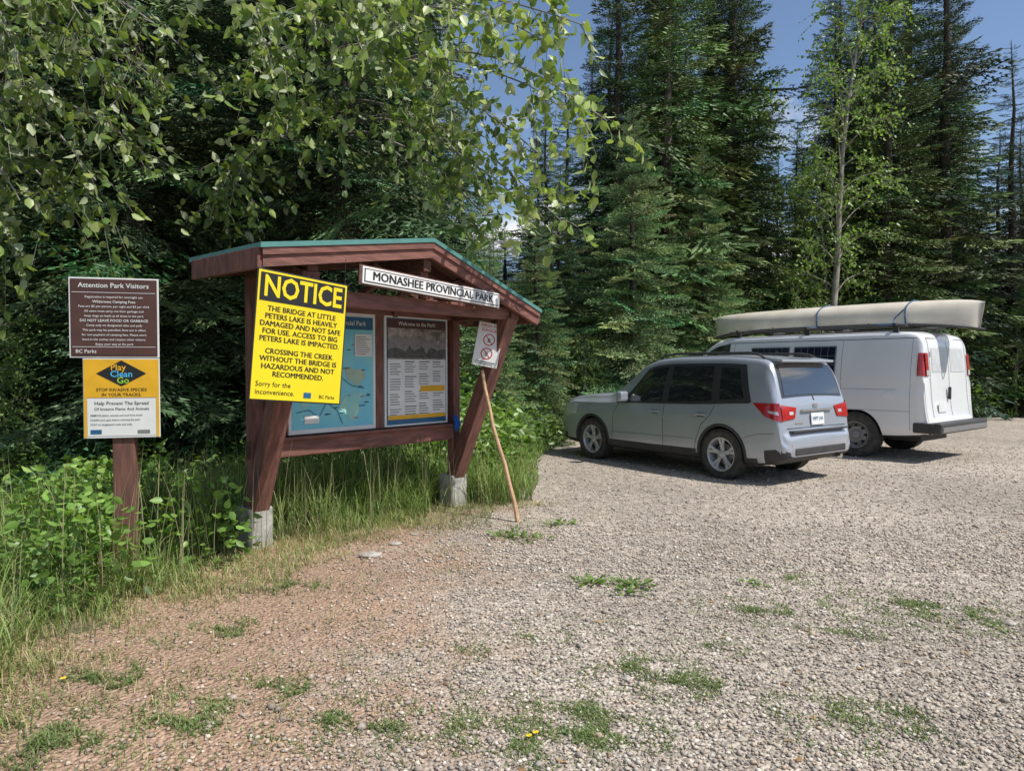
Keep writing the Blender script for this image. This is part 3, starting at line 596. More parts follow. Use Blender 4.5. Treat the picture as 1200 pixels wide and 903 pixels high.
def matgravel():
    m=bpy.data.materials.new('gravel'); N,L=nt(m); b=N['Principled BSDF']; b.inputs['Roughness'].default_value=.95; b.inputs['Specular IOR Level'].default_value=.2
    ge=N.new('ShaderNodeNewGeometry')
    v=N.new('ShaderNodeTexVoronoi'); v.inputs['Scale'].default_value=50; L.new(ge.outputs['Position'],v.inputs['Vector'])
    v2=N.new('ShaderNodeTexVoronoi'); v2.inputs['Scale'].default_value=20; L.new(ge.outputs['Position'],v2.inputs['Vector'])
    sp=N.new('ShaderNodeSeparateColor'); L.new(v.outputs['Color'],sp.inputs[0])
    sp2=N.new('ShaderNodeSeparateColor'); L.new(v2.outputs['Color'],sp2.inputs[0])
    ad=N.new('ShaderNodeMath'); ad.operation='MULTIPLY_ADD'; ad.inputs[1].default_value=.65; L.new(sp.outputs[0],ad.inputs[0])
    m3=N.new('ShaderNodeMath'); m3.operation='MULTIPLY'; m3.inputs[1].default_value=.35; L.new(sp2.outputs[1],m3.inputs[0]); L.new(m3.outputs[0],ad.inputs[2])
    r=N.new('ShaderNodeValToRGB'); e=r.color_ramp.elements; e[0].position=0; e[0].color=(.14,.118,.098,1); e[1].position=1; e[1].color=(.72,.66,.58,1)
    for p,c in ((.3,(.33,.285,.235,1)),(.55,(.47,.405,.335,1)),(.8,(.55,.475,.39,1))):
        q=e.new(p); q.color=c
    L.new(ad.outputs[0],r.inputs[0])
    no=N.new('ShaderNodeTexNoise'); no.inputs['Scale'].default_value=1.3; no.inputs['Detail'].default_value=8; no.inputs['Roughness'].default_value=.65; L.new(ge.outputs['Position'],no.inputs['Vector'])
    sx=N.new('ShaderNodeSeparateXYZ'); L.new(ge.outputs['Position'],sx.inputs[0])
    a1=N.new('ShaderNodeMath'); a1.operation='MULTIPLY_ADD'; a1.inputs[1].default_value=-3.6; L.new(no.outputs['Fac'],a1.inputs[0]); L.new(sx.outputs[0],a1.inputs[2])
    mr=N.new('ShaderNodeMapRange'); mr.interpolation_type='SMOOTHSTEP'; mr.inputs['From Min'].default_value=-3.0; mr.inputs['From Max'].default_value=-1.5; mr.inputs['To Min'].default_value=.9; mr.inputs['To Max'].default_value=0
    L.new(a1.outputs[0],mr.inputs[0])
    my=N.new('ShaderNodeMapRange'); my.inputs['From Min'].default_value=7.2; my.inputs['From Max'].default_value=8.5; my.inputs['To Min'].default_value=1; my.inputs['To Max'].default_value=0; L.new(sx.outputs[1],my.inputs[0])
    mm=N.new('ShaderNodeMath'); mm.operation='MULTIPLY'; L.new(mr.outputs[0],mm.inputs[0]); L.new(my.outputs[0],mm.inputs[1])
    n3=N.new('ShaderNodeTexNoise'); n3.inputs['Scale'].default_value=45; n3.inputs['Detail'].default_value=5; L.new(ge.outputs['Position'],n3.inputs['Vector'])
    rd=N.new('ShaderNodeValToRGB'); rd.color_ramp.elements[0].position=.3; rd.color_ramp.elements[1].position=.72; rd.color_ramp.elements[0].color=(.25,.15,.095,1); rd.color_ramp.elements[1].color=(.60,.41,.285,1); L.new(n3.outputs['Fac'],rd.inputs[0])
    mx=N.new('ShaderNodeMix'); mx.data_type='RGBA'; L.new(mm.outputs[0],mx.inputs[0]); L.new(r.outputs[0],mx.inputs[6]); L.new(rd.outputs[0],mx.inputs[7])
    n4=N.new('ShaderNodeTexNoise'); n4.inputs['Scale'].default_value=.45; n4.inputs['Detail'].default_value=5; L.new(ge.outputs['Position'],n4.inputs['Vector'])
    m4=N.new('ShaderNodeMapRange'); m4.inputs['From Min'].default_value=.3; m4.inputs['From Max'].default_value=.7; m4.inputs['To Min'].default_value=.78; m4.inputs['To Max'].default_value=1.12; L.new(n4.outputs['Fac'],m4.inputs[0])
    sc_=N.new('ShaderNodeVectorMath'); sc_.operation='SCALE'; L.new(mx.outputs[2],sc_.inputs[0]); L.new(m4.outputs[0],sc_.inputs['Scale'])
    L.new(sc_.outputs[0],b.inputs['Base Color'])
    bp=N.new('ShaderNodeBump'); bp.inputs['Strength'].default_value=1.0; bp.inputs['Distance'].default_value=.016; bp.invert=True
    L.new(v.outputs['Distance'],bp.inputs['Height']); L.new(bp.outputs[0],b.inputs['Normal'])
    return m
M_gravel=matgravel()
ys=np.arange(-20,21.4,.12); V=[];Fc=[]
for i,y in enumerate(ys):
    x=float(Xb(y))-.15+.12*math.sin(y*5.1)+.08*math.sin(y*13+1)-(.35 if 4.3<y<6.2 else 0)
    V+=[(x,y,.004),(50,y,.004)]
    if i: Fc.append((2*i-2,2*i-1,2*i+1,2*i))
pymesh('gravel_parking_lot',V,Fc,M_gravel)

def stones(n,ymin,ymax,smin,smax,seed,power=2):
    q=np.random.default_rng(seed)
    y=ymin+(ymax-ymin)*q.random(n)**power; hw=y*.80+.4; x=q.uniform(-1,1,n)*hw
    keep=(x>Xb(y)-.1)&(q.random(n)<np.clip((x+1.5)/1.3+.25,.25,1)); x,y=x[keep],y[keep]; n=len(x)
    s=smin*(smax/smin)**(q.random(n)**2.2)
    T=np.array([(1,0,0),(.3,.95,0),(-.8,.6,0),(-.8,-.6,0),(.3,-.95,0),(.25,.2,.9),(-.3,-.25,.85),(0,0,-.6)],float)
    Fq=np.array([(0,1,5),(1,2,5),(2,6,5),(2,3,6),(3,4,6),(4,0,5),(4,5,6),(1,0,7),(2,1,7),(3,2,7),(4,3,7),(0,4,7)])
    P=T[None]*(1+q.normal(0,.13,(n,8,3))); P[...,2]*=q.uniform(.45,.85,n)[:,None]; P[...,1]*=q.uniform(.6,1,n)[:,None]
    a=q.uniform(0,6.28,n); c,s_=np.cos(a)[:,None],np.sin(a)[:,None]
    X=P[...,0]*c-P[...,1]*s_; Y_=P[...,0]*s_+P[...,1]*c
    V=np.stack([x[:,None]+X*s[:,None],y[:,None]+Y_*s[:,None],.006+s[:,None]*.15+P[...,2]*s[:,None]],2)
    base=np.array([[.42,.36,.30],[.57,.50,.41],[.31,.275,.235],[.50,.39,.29],[.64,.58,.50],[.37,.32,.27]])[q.integers(0,6,n)]*q.uniform(.72,1.1,(n,1))
    dirt=np.clip((-.1-x)/1.2,0,1)[:,None]; base=base*(1-dirt*.35)+base*np.array([.8,.6,.45])*dirt*.35
    C=np.repeat(base[:,None],8,1)
    return V.reshape(-1,3),(Fq[None]+(np.arange(n)*8)[:,None,None]).reshape(-1,3),C.reshape(-1,3)
def combine(parts):
    Vs=[];Fs=[];Cs=[];o=0
    for v,f,c in parts: Vs.append(v);Fs.append(f+o);Cs.append(c);o+=len(v)
    return np.concatenate(Vs),np.concatenate(Fs),np.concatenate(Cs)
M_stone=bpy.data.materials.new('stone'); N_,L_=nt(M_stone); at=N_.new('ShaderNodeAttribute'); at.attribute_name='Col'; L_.new(at.outputs['Color'],N_['Principled BSDF'].inputs['Base Color']); N_['Principled BSDF'].inputs['Roughness'].default_value=.9
v,f,c=combine([stones(60000,2.0,6.5,.004,.016,1,1.5),stones(26000,5,13,.007,.020,2,1.3),stones(1100,2.2,10,.012,.028,4,1.2)])
npmesh('gravel_stones',v,f,[M_stone],c)
M_rock=mat('rock_surface',(.48,.44,.38),.9,c2=(.3,.27,.23),scale=20,bump=.6)
def rock(name,x,y,s):
    bm=bmesh.new(); bmesh.ops.create_icosphere(bm,subdivisions=3,radius=1)
    for vv in bm.verts:
        k=1+.18*math.sin(vv.co.x*3+x)+.12*math.sin(vv.co.y*5+1)+.1*math.sin(vv.co.z*6); vv.co=Vector((vv.co.x*s*k,vv.co.y*s*.7*k,vv.co.z*s*.6*k))
    me=bpy.data.meshes.new(name); bm.to_mesh(me); bm.free(); me.materials.append(M_rock); mobj(name,me,None,(x,y,s*.2))
for px,py,s in ((462,640,.045),(432,655,.07),(485,628,.03),(1190,735,.04),(735,800,.025)): p=GP(px,py); rock('rock',p[0],p[1],s)

# ---------------- foliage generators ----------------
def unit(v): return v/(np.linalg.norm(v,axis=-1,keepdims=True)+1e-9)
LT=np.array([(0,0,0),(.20,.26,.05),(.55,.29,.06),(1,0,-.06),(.55,-.29,.06),(.20,-.26,.05)]); LF=np.array([(0,1,2),(0,2,3),(0,3,4),(0,4,5)])
def leaves(P,D,size,col,q,flat=.5,width=1.0):
    n=len(P); D=unit(D); R=q.normal(0,1,(n,3)); R[:,2]+=flat*3; S=unit(np.cross(D,R)); N=np.cross(D,S)
    V=P[:,None]+size[:,None,None]*(LT[None,:,0:1]*D[:,None]+width*LT[None,:,1:2]*S[:,None]+LT[None,:,2:3]*N[:,None])
    F_=(LF[None]+(np.arange(n)*6)[:,None,None]).reshape(-1,3)
    C=np.repeat(col[:,None],6,1).copy(); C[:,3]*=1.1
    return V.reshape(-1,3),F_,C.reshape(-1,3)
def frond_template(nt_,nb,bl,bw,seed):
    q=np.random.default_rng(seed); V=[];C=[]
    def axis(a): return np.array([a,0,-.30*a**1.4+.16*a**3])
    def blade(p,d,l,w,c):
        d=d/np.linalg.norm(d); r=q.normal(0,1,3); s=np.cross(d,r); s/=np.linalg.norm(s)
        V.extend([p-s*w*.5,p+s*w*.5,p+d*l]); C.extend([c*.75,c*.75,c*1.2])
    for i in range(nt_):
        a=.10+.90*(i/(nt_-1))**.9; sgn=1 if i%2 else -1; p0=axis(a)
        tl=(.40*(1-a)**.7+.07)*q.uniform(.75,1.15)*(min(1,a/.25)); ang=math.radians(q.uniform(38,62)); d=np.array([math.cos(ang),sgn*math.sin(ang),q.uniform(-.25,.02)]); d/=np.linalg.norm(d)
        for j in range(nb):
            u=(j+.4)/nb; p=p0+d*tl*u+np.array([0,0,-.20*tl*u*u])
            for s2 in (-1,1):
                dd=d+s2*.8*np.array([-d[1],d[0],0])+np.array([0,0,q.uniform(-.5,.2)])
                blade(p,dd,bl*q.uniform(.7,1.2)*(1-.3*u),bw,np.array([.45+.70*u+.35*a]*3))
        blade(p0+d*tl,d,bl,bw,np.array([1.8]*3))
    for i in range(12):
        a=.3+.7*i/11; blade(axis(a),np.array([1,q.uniform(-.6,.6),q.uniform(-.1,.5)]),bl,bw,np.array([1.6]*3))
    for i in range(5):
        a,b=axis(i/5),axis((i+1)/5); w=.010*(1-i/6); V.extend([a-[0,w,0],a+[0,w,0],b]); C.extend([np.array([.45,.25,.2])*1.0]*3)
    return np.array(V),np.array(C)
M_needle=leafmat('conifer_needles',0,.55,.5,.75,1.3,.3,perobj=True)
M_bark=mat('conifer_bark',(.10,.08,.065),.95,c2=(.045,.037,.03),scale=6,stretch=(3,3,.7),bump=.8)
M_leaf=leafmat('broad_leaves',.35,.40,.7,.75,1.3,.5)
M_pbark=mat('pale_bark',(.34,.31,.26),.9,c2=(.15,.14,.12),scale=4,stretch=(2,2,1),bump=.6)
def spruce(name,H,R,nb,tmpl,seed,col,low=.03,tex=1.0,gap=0):
    q=np.random.default_rng(seed); TV,TC=tmpl; m=len(TV)
    hf=low+(1-low-.01)*(np.arange(nb)/nb)**1.0; hf=np.clip(hf+q.normal(0,.006,nb),low,.992)
    az=np.arange(nb)*2.39996+q.normal(0,.35,nb)
    L=(R*(1-hf)**.78*q.uniform(.62,1.12,nb)+.12)*(1+gap*q.normal(0,.3,nb)); L=np.clip(L,.15,None)
    el=np.radians(-22+62*hf**1.8+q.normal(0,7,nb))
    X=np.stack([np.cos(az)*np.cos(el),np.sin(az)*np.cos(el),np.sin(el)],1); Yv=np.stack([-np.sin(az),np.cos(az),0*az],1)
    roll=q.normal(0,.22,nb); Z=np.cross(X,Yv); Y2=Yv*np.cos(roll)[:,None]+Z*np.sin(roll)[:,None]; Z=np.cross(X,Y2)
    Mx=np.stack([X,Y2,Z],1)
    V=np.einsum('mk,bkj->bmj',TV,Mx)*L[:,None,None]
    V[...,2]+=(hf*H)[:,None]
    base=np.array(col)[None]*q.uniform(.6,1.35,(nb,1))*(1+np.stack([.18*q.normal(0,1,nb),.04*q.normal(0,1,nb),.12*q.normal(0,1,nb)],1))
    C=np.clip(base[:,None]*TC[None],.002,1)
    V=V.reshape(-1,3); C=C.reshape(-1,3); Ft=np.arange(len(V)).reshape(-1,3); nf=len(Ft)
    P=[(0.04*math.sin(z*1.3+seed),0.04*math.cos(z+seed),z) for z in np.linspace(-.1,H,12)]
    tv,tf=tube_arr(P,np.linspace(.012*H+.03,.01,12),9)
    Vv=np.concatenate([V,tv]); Ff=np.concatenate([Ft,tf+len(V)]); Cc=np.concatenate([C,np.full((len(tv),3),.06)])
    mi=np.concatenate([np.zeros(nf),np.ones(len(tf))])
    return npmesh(name,Vv,Ff,[M_needle,M_bark],Cc,mi,link=False)
T1=frond_template(34,6,.060,.015,1); T2=frond_template(18,4,.10,.028,2)
G1=(.095,.145,.045); G2=(.075,.12,.052); G3=(.17,.26,.10)
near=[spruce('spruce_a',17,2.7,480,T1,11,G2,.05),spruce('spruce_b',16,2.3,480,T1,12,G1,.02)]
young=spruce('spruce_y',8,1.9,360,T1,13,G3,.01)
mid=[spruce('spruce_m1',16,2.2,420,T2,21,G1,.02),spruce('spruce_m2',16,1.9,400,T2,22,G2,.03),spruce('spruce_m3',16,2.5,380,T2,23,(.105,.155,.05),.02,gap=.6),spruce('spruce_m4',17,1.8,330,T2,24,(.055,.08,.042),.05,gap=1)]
def place(me,x,y,s,sz=None,name='spruce_tree'):
    o=mobj(name,me,None,(x,y,0),(random.uniform(-.02,.02),random.uniform(-.02,.02),random.uniform(0,6.28))); o.scale=(s,s,sz or s); return o
for x,y,s,k in ((-2.55,9.9,1.0,0),(-4.9,9.2,.95,0),(-7.6,9.6,1.0,1),(-6.4,12.6,1.05,1),(-10.2,8.2,1,0),(-4.2,13.5,1.1,1)):
    place(near[k],x,y,s)
place(young,-1.0,13.4,.85); place(young,-.3,11.6,.45); place(young,.5,13.4,.58)
place(young,2.65,15.4,1.0,.90); place(young,1.1,16.4,.78); place(young,5.1,18.2,.9); place(young,4.0,17.6,.62)
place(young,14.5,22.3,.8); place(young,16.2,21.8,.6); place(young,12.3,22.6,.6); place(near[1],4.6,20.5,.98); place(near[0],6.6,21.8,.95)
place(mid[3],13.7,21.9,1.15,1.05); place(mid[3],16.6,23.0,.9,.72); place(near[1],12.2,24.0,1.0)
place(near[1],15.4,25.5,.9)
q=np.random.default_rng(42); cnt=0; placed=[]
def limit(px,y):
    if 500<px<625: return 1.5+.22*y
    if 880<px<970: return 1.5+.37*y
    if px>1140: return 1.5+.37*y
    if 625<=px<690: return 1.5+.42*y
    return 99
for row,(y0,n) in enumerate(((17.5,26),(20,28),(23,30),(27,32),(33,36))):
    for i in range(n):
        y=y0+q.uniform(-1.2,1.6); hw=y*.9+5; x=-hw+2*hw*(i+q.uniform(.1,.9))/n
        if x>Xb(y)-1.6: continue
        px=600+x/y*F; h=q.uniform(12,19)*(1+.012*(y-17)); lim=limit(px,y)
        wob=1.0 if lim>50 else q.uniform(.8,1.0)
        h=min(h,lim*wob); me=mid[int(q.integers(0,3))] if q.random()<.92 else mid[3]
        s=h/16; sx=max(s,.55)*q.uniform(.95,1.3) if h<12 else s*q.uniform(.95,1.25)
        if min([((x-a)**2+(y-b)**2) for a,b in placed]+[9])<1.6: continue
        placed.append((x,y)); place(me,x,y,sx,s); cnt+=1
print('trees',cnt)

def limb_path(a,b,n,q,arch=.15,wob=.05):
    a=np.array(a,float); b=np.array(b,float); L=np.linalg.norm(b-a); t=np.linspace(0,1,n)[:,None]
    P=a*(1-t)+b*t; P[:,2]+=(4*t*(1-t))[:,0]*arch*L; w=np.cumsum(q.normal(0,wob*L/n,(n,3)),0); w*=np.sin(t*math.pi*.9); return P+w
def decid(name,trunk,limbs,seed,leaf=.08,ntw=20,tl=(.25,.7),cols=((.10,.17,.035),(.14,.21,.05),(.07,.13,.03)),start=.4,bark=M_pbark,tr=.12,droop=.5,gapl=.05,link=True):
    q=np.random.default_rng(seed); VV=[];FF=[];CC=[];MI=[];off=0
    def add(v,f,c,mi):
        nonlocal off
        VV.append(v);FF.append(f+off);CC.append(c);MI.append(np.full(len(f),mi));off+=len(v)
    trunk=np.array(trunk,float); tv,tf=tube_arr(trunk,np.linspace(tr,.02,len(trunk)),9); add(tv,tf,np.full((len(tv),3),.1),1)
    LP=[];LD=[]
    for a,b,r in limbs:
        P=limb_path(a,b,14,q); v,f=tube_arr(P,np.linspace(r,.005,14),6); add(v,f,np.full((len(v),3),.1),1)
        for k in range(ntw):
            u=start+(1-start)*q.random()**.8; i=min(int(u*13),12); p=P[i]+(P[i+1]-P[i])*(u*13-i); ax=unit(P[i+1]-P[i])
            d=unit(ax*.7+q.normal(0,.7,3)+np.array([0,0,.1])); ln=q.uniform(*tl); m=7; s=np.linspace(0,1,m)[:,None]
            Q=p+d*ln*s; Q[:,2]-=droop*ln*(s[:,0]**2); v,f=tube_arr(Q,np.linspace(.005,.0015,m),3); add(v,f,np.full((len(v),3),.1),1)
            nl=max(3,int(ln/gapl)); ss=np.linspace(.1,1,nl); pts=np.stack([np.interp(ss,s[:,0],Q[:,c_]) for c_ in range(3)],1)
            dd=d*.5+q.normal(0,.55,(nl,3)); dd[:,2]-=.45; LP.append(pts+q.normal(0,.02,(nl,3))); LD.append(dd)
    LP=np.concatenate(LP); LD=np.concatenate(LD); n=len(LP); cols=np.array(cols)
    c=cols[q.integers(0,len(cols),n)]*q.uniform(.7,1.25,(n,1)); v,f,c=leaves(LP,LD,leaf*q.uniform(.6,1.2,n),c,q,flat=.35); add(v,f,c,0)
    return npmesh(name,np.concatenate(VV),np.concatenate(FF),[M_leaf,bark],np.concatenate(CC),np.concatenate(MI),link=link)
cotc=((.24,.32,.085),(.16,.24,.06),(.31,.39,.12),(.11,.18,.05),(.46,.51,.32))
T=np.array([(-3.6,10.8,-.1),(-3.5,10.7,3),(-3.3,10.5,6),(-3.1,10.2,9),(-2.9,9.9,12)])
tg=[(300,110,7),(335,165,7),(275,225,7.3),(430,80,7),(470,40,6.4),(400,150,7.5),(530,100,6.5),(565,215,7),(620,240,6.4),(600,290,6.8),(655,130,6),(705,150,6),(645,60,6),(690,35,6),(480,130,6.5),(640,190,6.2),(545,265,7.2),(370,40,6.5),(330,80,6.8),(445,15,6),(300,30,6.5),(250,260,7.4),(660,265,6.6),(560,20,6.2)]
limbs=[]
for px,py,z in tg:
    e=W3(px,py,z); hh=min(11,max(4.5,e[2]+q.uniform(.2,1.6))); s=np.array([np.interp(hh,T[:,2],T[:,c_]) for c_ in (0,1)]+[hh]); limbs.append((s,e,.03))
decid('cottonwood_tree',T,limbs,5,leaf=.12,ntw=19,cols=cotc,start=.62,tr=.16,gapl=.05)
T=np.array([(-7.2,8.6,-.1),(-7.0,8.4,3),(-6.8,8.2,6),(-6.5,8,9),(-6.2,7.8,11)])
tg=[(20,50,5.6),(100,30,5.8),(60,130,5.8),(120,210,6),(150,120,6),(30,235,6),(215,60,6.2),(170,20,6),(60,10,5.5),(10,150,5.7),(200,110,6.4),(90,250,6.2),(15,290,6.4),(180,190,6.4)]
limbs=[]
for px,py,z in tg:
    e=W3(px,py,z); hh=min(10,max(3.8,e[2]+q.uniform(.2,1.4))); s=np.array([np.interp(hh,T[:,2],T[:,c_]) for c_ in (0,1)]+[hh]); limbs.append((s,e,.03))
decid('cottonwood_tree',T,limbs,6,leaf=.11,ntw=22,cols=cotc,start=.5,tr=.16,gapl=.05)
def aspen(name,x,y,H,lean,R,nl,seed,leaf=.10,cols=((.22,.34,.08),(.16,.27,.06),(.29,.41,.11)),h0=.25,ntw=16):
    q=np.random.default_rng(seed); T=np.array([(lean*t+.1*math.sin(t*9+seed),.05*math.cos(t*8),t*H-.1) for t in np.linspace(0,1,10)]); L=[]
    for i in range(nl):
        t=h0+(1-h0)*(i+.5)/nl; a=i*2.4+q.uniform(-.4,.4); r=R*q.uniform(.5,1.1)*(1-.55*(t-h0)/(1-h0)); s=np.array([np.interp(t*H,T[:,2],T[:,0]),0,t*H])
        L.append((s,s+np.array([r*math.cos(a),r*math.sin(a),r*q.uniform(.2,.8)]),.022))
    return decid('aspen',T,L,seed,leaf=leaf,ntw=ntw,tl=(.3,.9),cols=cols,start=.3,tr=.11,droop=.3,gapl=.07,link=False)
am=[aspen('a',0,0,13.5,1.2,2.0,46,31,ntw=19),aspen('b',0,0,9,.3,1.8,40,32,leaf=.11),aspen('c',0,0,5,.2,1.5,34,33,leaf=.1,h0=.08)]
for x,y,k,s in ((8.6,19.4,0,1),(7.6,21.5,1,1.1),(9.6,20.8,1,.8),(11.6,21.3,2,1.0),(8.4,20.3,2,.8),(6.6,20.2,2,.7),(13.2,21.8,2,.75),(15.5,21.3,2,.6),(17.2,22,2,.8),(19.2,22.5,1,.8),(-1.6,11.4,2,.5),(1.5,14.9,2,.4),(3.4,17.0,2,.38),(-5.8,7.6,2,.38)):
    o=place(am[k],x,y,s,name='aspen_tree'); 
    if k==0: o.rotation_euler=(0,0,random.uniform(-.3,.3))

# ---- shrubs & weeds
def clump(q,x,y,r,h,n,leaf,cols,flat=.5):
    a=q.uniform(0,6.28,n); rr=r*np.sqrt(q.random(n)); zz=h*q.random(n)**.7*np.sqrt(np.clip(1-(rr/r)**2*.7,0.05,1))
    P=np.stack([x+rr*np.cos(a),y+rr*np.sin(a),zz+.02],1); D=np.stack([np.cos(a),np.sin(a),q.uniform(-.5,.5,n)],1)+q.normal(0,.4,(n,3))
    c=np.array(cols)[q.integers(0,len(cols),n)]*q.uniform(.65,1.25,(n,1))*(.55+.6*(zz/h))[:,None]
    return leaves(P,D,leaf*q.uniform(.6,1.25,n),c,q,flat=flat)
q=np.random.default_rng(77)
gc=((.15,.27,.05),(.21,.34,.07),(.12,.22,.05),(.26,.38,.10))
parts=[]
for i in range(34):
    y=q.uniform(5.4,8.2); x=q.uniform(-6.2,-2.5)
    if x>-2.9 and y<6.5: continue
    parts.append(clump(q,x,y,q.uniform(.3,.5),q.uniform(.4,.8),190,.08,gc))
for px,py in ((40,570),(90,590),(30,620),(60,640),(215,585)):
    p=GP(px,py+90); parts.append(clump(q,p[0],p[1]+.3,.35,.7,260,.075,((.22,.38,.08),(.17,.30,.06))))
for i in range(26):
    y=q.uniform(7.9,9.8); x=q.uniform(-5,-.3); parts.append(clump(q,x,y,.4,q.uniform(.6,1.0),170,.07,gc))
v,f,c=combine(parts); npmesh('leafy_weeds',v,f,[M_leaf],c)
parts=[]
for i in range(160):
    y=q.uniform(8.8,22); x=float(Xb(y))-q.uniform(.6,2.2)
    if x>26: continue
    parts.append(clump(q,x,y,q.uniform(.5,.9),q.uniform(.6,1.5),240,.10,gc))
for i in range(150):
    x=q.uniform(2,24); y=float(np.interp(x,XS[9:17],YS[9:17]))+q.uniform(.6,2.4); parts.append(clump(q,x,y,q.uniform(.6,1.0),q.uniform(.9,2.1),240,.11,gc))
v,f,c=combine(parts); npmesh('roadside_shrubs',v,f,[M_leaf],c)

# ---- grass
def grass(x,y,h,w,q,cols,bend=.6):
    n=len(x); a=q.uniform(0,6.28,n); d=np.stack([np.cos(a),np.sin(a),0*a],1); s=np.stack([-np.sin(a),np.cos(a),0*a],1); b=bend*q.uniform(.2,1.2,n)
    r=np.stack([x,y,0*x],1); V=np.zeros((n,7,3))
    for k,(t,ww) in enumerate(((0,1),(.35,.9),(.7,.65))):
        c=r+d*(b*h*t*t)[:,None]; c[:,2]=h*t*(1-.25*b*t); V[:,2*k]=c-s*(w*ww/2)[:,None]; V[:,2*k+1]=c+s*(w*ww/2)[:,None]
    c=r+d*(b*h)[:,None]; c[:,2]=h*(1-.38*b); V[:,6]=c
    Fq=np.array([(0,1,3),(0,3,2),(2,3,5),(2,5,4),(4,5,6)]); Fa=(Fq[None]+(np.arange(n)*7)[:,None,None]).reshape(-1,3)
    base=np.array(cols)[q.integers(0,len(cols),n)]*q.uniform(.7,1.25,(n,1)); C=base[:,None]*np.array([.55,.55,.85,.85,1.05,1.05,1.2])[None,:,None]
    return V.reshape(-1,3),Fa,C.reshape(-1,3)
def clear(x,y,p=.95):
    r=q.random(len(x))<p
    a=(np.abs(x+2.00)<.36)&(y>4.8)&(y<5.95); b=(np.abs(x+.58)<.28)&(y>6.3)&(y<7.6)
    return ~((a|b)&r)
gg=((.18,.28,.07),(.24,.34,.09),(.14,.23,.055),(.28,.36,.12)); dry=((.50,.42,.22),(.42,.37,.18),(.28,.31,.12),(.56,.48,.28))
parts=[]
def edge_fill(n,ymin,ymax,dmin,dmax,hmin,hmax,cols,w=.006,bend=.6,power=1):
    y=q.uniform(ymin,ymax,n); x=Xb(y)-dmin-(dmax-dmin)*q.random(n)**power
    k=np.sin(x*5.3+np.sin(y*3)*2)*np.sin(y*6.1+x)+q.normal(0,.5,n); kp=(k>-.4)&clear(x,y); x,y=x[kp],y[kp]; n=len(x)
    h=q.uniform(hmin,hmax,n)*(.70+.42*np.sin(x*3+y*2.3)*np.sin(y*4.1)+.1)*np.clip((Xb(y)-x+.15)/.6,.3,1); parts.append(grass(x,y,np.abs(h)+.03,np.full(n,w),q,cols,bend))
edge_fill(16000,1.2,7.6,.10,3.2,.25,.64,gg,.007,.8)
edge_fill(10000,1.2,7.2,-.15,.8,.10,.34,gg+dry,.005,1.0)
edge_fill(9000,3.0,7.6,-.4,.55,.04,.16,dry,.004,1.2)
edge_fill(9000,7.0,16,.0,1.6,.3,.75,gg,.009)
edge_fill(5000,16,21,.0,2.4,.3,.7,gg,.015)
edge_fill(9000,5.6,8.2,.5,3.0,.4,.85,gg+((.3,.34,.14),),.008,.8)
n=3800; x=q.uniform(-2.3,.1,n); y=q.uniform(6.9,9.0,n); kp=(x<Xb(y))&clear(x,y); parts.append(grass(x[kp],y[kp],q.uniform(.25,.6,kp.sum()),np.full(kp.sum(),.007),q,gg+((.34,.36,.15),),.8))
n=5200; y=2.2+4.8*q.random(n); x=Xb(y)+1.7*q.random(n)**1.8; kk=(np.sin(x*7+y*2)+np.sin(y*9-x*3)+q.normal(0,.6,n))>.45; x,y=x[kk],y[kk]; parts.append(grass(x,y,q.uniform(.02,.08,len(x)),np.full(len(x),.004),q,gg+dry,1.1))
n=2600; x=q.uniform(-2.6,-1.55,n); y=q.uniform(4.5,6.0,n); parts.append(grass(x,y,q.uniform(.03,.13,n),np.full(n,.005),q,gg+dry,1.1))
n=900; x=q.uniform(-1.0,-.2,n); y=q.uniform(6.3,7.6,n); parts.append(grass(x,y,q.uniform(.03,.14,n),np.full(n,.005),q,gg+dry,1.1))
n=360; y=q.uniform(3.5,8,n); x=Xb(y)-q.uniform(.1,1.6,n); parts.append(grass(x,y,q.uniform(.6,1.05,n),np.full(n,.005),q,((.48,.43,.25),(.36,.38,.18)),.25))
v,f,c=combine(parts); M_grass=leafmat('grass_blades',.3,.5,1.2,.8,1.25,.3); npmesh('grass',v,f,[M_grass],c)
parts=[]
def patch(px,py,r,n,h=.035,cols=gg):
    p=GP(px,py); n=int(n*2.1); a=q.uniform(0,6.28,n); rr=r*np.abs(q.normal(0,.65,n)); x=p[0]+rr*np.cos(a)*1.4+.25*r*np.sin(rr*19); y=p[1]+rr*np.sin(a)
    kk=(np.sin(x*23)+np.sin(y*27+x*9)+q.normal(0,.7,n))>-.2; x,y=x[kk],y[kk]; m=len(x)
    parts.append(grass(x,y,q.uniform(.4,1.2,m)*h,np.full(m,.006),q,cols,1.3))
pg=((.15,.235,.075),(.20,.27,.09),(.12,.185,.06),(.26,.27,.13))
for px,py,r,n,h in ((650,850,.26,1500,.028),(690,870,.18,600,.028),(605,880,.16,400,.028),(790,805,.24,1100,.028),(740,785,.16,400,.028),(1060,715,.45,1400,.028),(1140,725,.35,600,.028),(885,718,.24,800,.028),(930,680,.2,250,.028),(1030,850,.28,900,.028),(975,840,.16,300,.028),(990,745,.2,300,.028),(195,850,.27,900,.035),(300,810,.32,600,.03),(380,850,.32,600,.03),(100,800,.34,700,.04),(30,880,.34,1000,.045),(250,740,.3,400,.04),(720,870,.35,400,.022),(1170,740,.2,200,.03),(520,770,.35,350,.025),(620,750,.28,250,.025),(830,760,.28,250,.025),(700,735,.2,150,.025),(330,690,.3,400,.04),(450,860,.3,350,.03),(530,860,.25,300,.03)):
    patch(px,py,r,n,h,pg)
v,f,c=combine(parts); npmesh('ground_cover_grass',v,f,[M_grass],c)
parts=[]
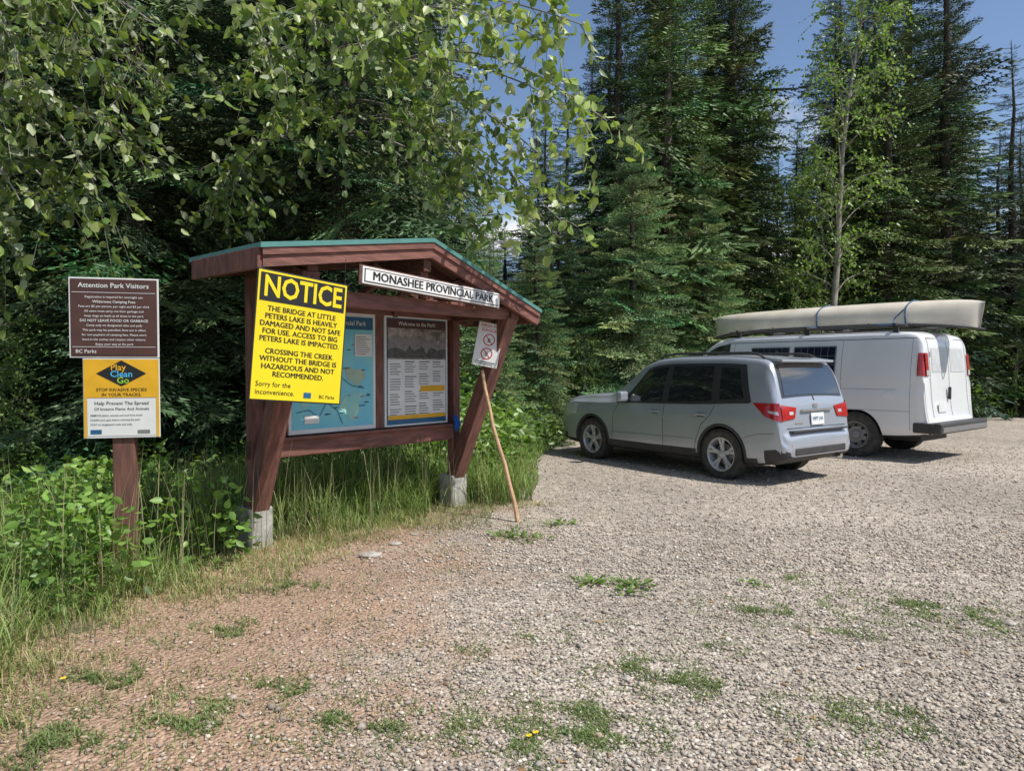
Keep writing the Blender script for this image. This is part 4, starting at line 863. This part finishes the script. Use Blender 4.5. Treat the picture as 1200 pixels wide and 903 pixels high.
for px,py,r,n in ((692,687,.10,44),(740,690,.12,60),(610,633,.2,80),(660,616,.13,50),(596,628,.12,30),(885,688,.06,14),(735,698,.08,24)):
    p=GP(px,py); a=q.uniform(0,6.28,n); rr=r*1.0*q.random(n); P=np.stack([p[0]+rr*np.cos(a)*1.3,p[1]+rr*np.sin(a),q.uniform(.01,.04,n)],1); D=np.stack([np.cos(a),np.sin(a),q.uniform(-.1,.7,n)],1)
    parts.append(leaves(P,D,q.uniform(.03,.065,n),np.array(gc)[q.integers(0,4,n)]*.8,q,flat=1,width=.8))
v,f,c=combine(parts); npmesh('gravel_weeds',v,f,[M_leaf],c)
n=300; y=2.2+9*q.random(n)**1.2; x=q.uniform(-.75,.8,n)*y; kp=x>Xb(y); x,y=x[kp],y[kp]; n=len(x)
P=np.stack([x,y,np.full(n,.014)],1); D=np.stack([q.normal(0,1,n),q.normal(0,1,n),q.normal(0,.08,n)],1)
v,f,c=leaves(P,D,q.uniform(.02,.05,n),np.array([(.25,.15,.07),(.35,.22,.10),(.18,.11,.06)])[q.integers(0,3,n)],q,flat=4,width=.7); npmesh('fallen_leaves',v,f,[M_stone],c)
M_petal=mat('dandelion_yellow',(.85,.6,.02),.6); M_stem=mat('stem',(.12,.2,.05),.6)
for px,py in ((620,875),(628,871),(68,805)):
    p=GP(px,py); e=empty('dandelion',(p[0],p[1],0)); tube('stem',[(0,0,0),(.003,0,.01),(0,0,.025)],.002,M_stem,e,k=5)
    V=[(0,0,.031)];Fc=[]
    for i in range(24):
        a=i/24*6.283; r=.014 if i%2 else .010; V.append((r*math.cos(a),r*math.sin(a),.027+.004*(i%2)))
    Fc=[(0,1+i,1+(i+1)%24) for i in range(24)]; pymesh('flower_head',V,Fc,M_petal,e)

# ---- hills
V=[];Fc=[];n=96
for i in range(n):
    a=2*math.pi*i/n
    for r,h in ((95,0),(130,8+3*math.sin(3*a)+2*math.sin(7*a)),(200,22+6*math.sin(2*a+1)+4*math.sin(9*a)),(330,44+10*math.sin(3*a+2)+6*math.sin(11*a))): V.append((r*math.cos(a),r*math.sin(a),h))
for i in range(n):
    j=(i+1)%n
    for k in range(3): Fc.append((4*i+k,4*j+k,4*j+k+1,4*i+k+1))
pymesh('forested_hill',V,Fc,mat('hill_forest',(.07,.11,.07),1,c2=(.035,.06,.04),scale=.3,detail=8),smooth=True)

# ---------------- light, sky, camera ----------------
sd=Vector((.90,-.43,0)).normalized(); EL=math.radians(55)
d=Vector((sd.x*math.cos(EL),sd.y*math.cos(EL),math.sin(EL)))
su=bpy.data.lights.new('sun','SUN'); su.energy=5.0; su.angle=math.radians(.5); su.color=(1,.955,.89)
so=bpy.data.objects.new('sun',su); COL.objects.link(so); so.location=(20,-10,30); so.rotation_euler=d.to_track_quat('Z','Y').to_euler()
w=bpy.data.worlds.new('World'); sc.world=w; w.use_nodes=True; N,L=w.node_tree.nodes,w.node_tree.links
bg=N['Background']; sk=N.new('ShaderNodeTexSky'); sk.sky_type='NISHITA'; sk.sun_disc=False; sk.sun_elevation=EL; sk.sun_rotation=math.atan2(d.x,d.y); sk.altitude=1500
tc=N.new('ShaderNodeTexCoord'); mp=N.new('ShaderNodeMapping'); mp.inputs['Scale'].default_value=(1,1,1.8); L.new(tc.outputs['Generated'],mp.inputs[0])
no=N.new('ShaderNodeTexNoise'); no.inputs['Scale'].default_value=4.0; no.inputs['Detail'].default_value=7; L.new(mp.outputs[0],no.inputs['Vector'])
cr=N.new('ShaderNodeMapRange'); cr.inputs['From Min'].default_value=.52; cr.inputs['From Max'].default_value=.64; L.new(no.outputs['Fac'],cr.inputs[0])
mx=N.new('ShaderNodeMix'); mx.data_type='RGBA'; L.new(cr.outputs[0],mx.inputs[0]); L.new(sk.outputs[0],mx.inputs[6]); mx.inputs[7].default_value=(6.5,6.6,6.8,1)
L.new(mx.outputs[2],bg.inputs[0]); bg.inputs[1].default_value=.15
cam=bpy.data.cameras.new('camera'); cam.sensor_width=36; cam.lens=F/1200*36; cam.clip_end=1500; cam.clip_start=.05
co=bpy.data.objects.new('camera',cam); COL.objects.link(co); co.location=(0,0,CH); co.rotation_euler=(math.pi/2-math.atan((451.5-HY)/F),0,0)
sc.camera=co
sc.view_settings.view_transform='Standard'; sc.view_settings.look='None'; sc.view_settings.exposure=0
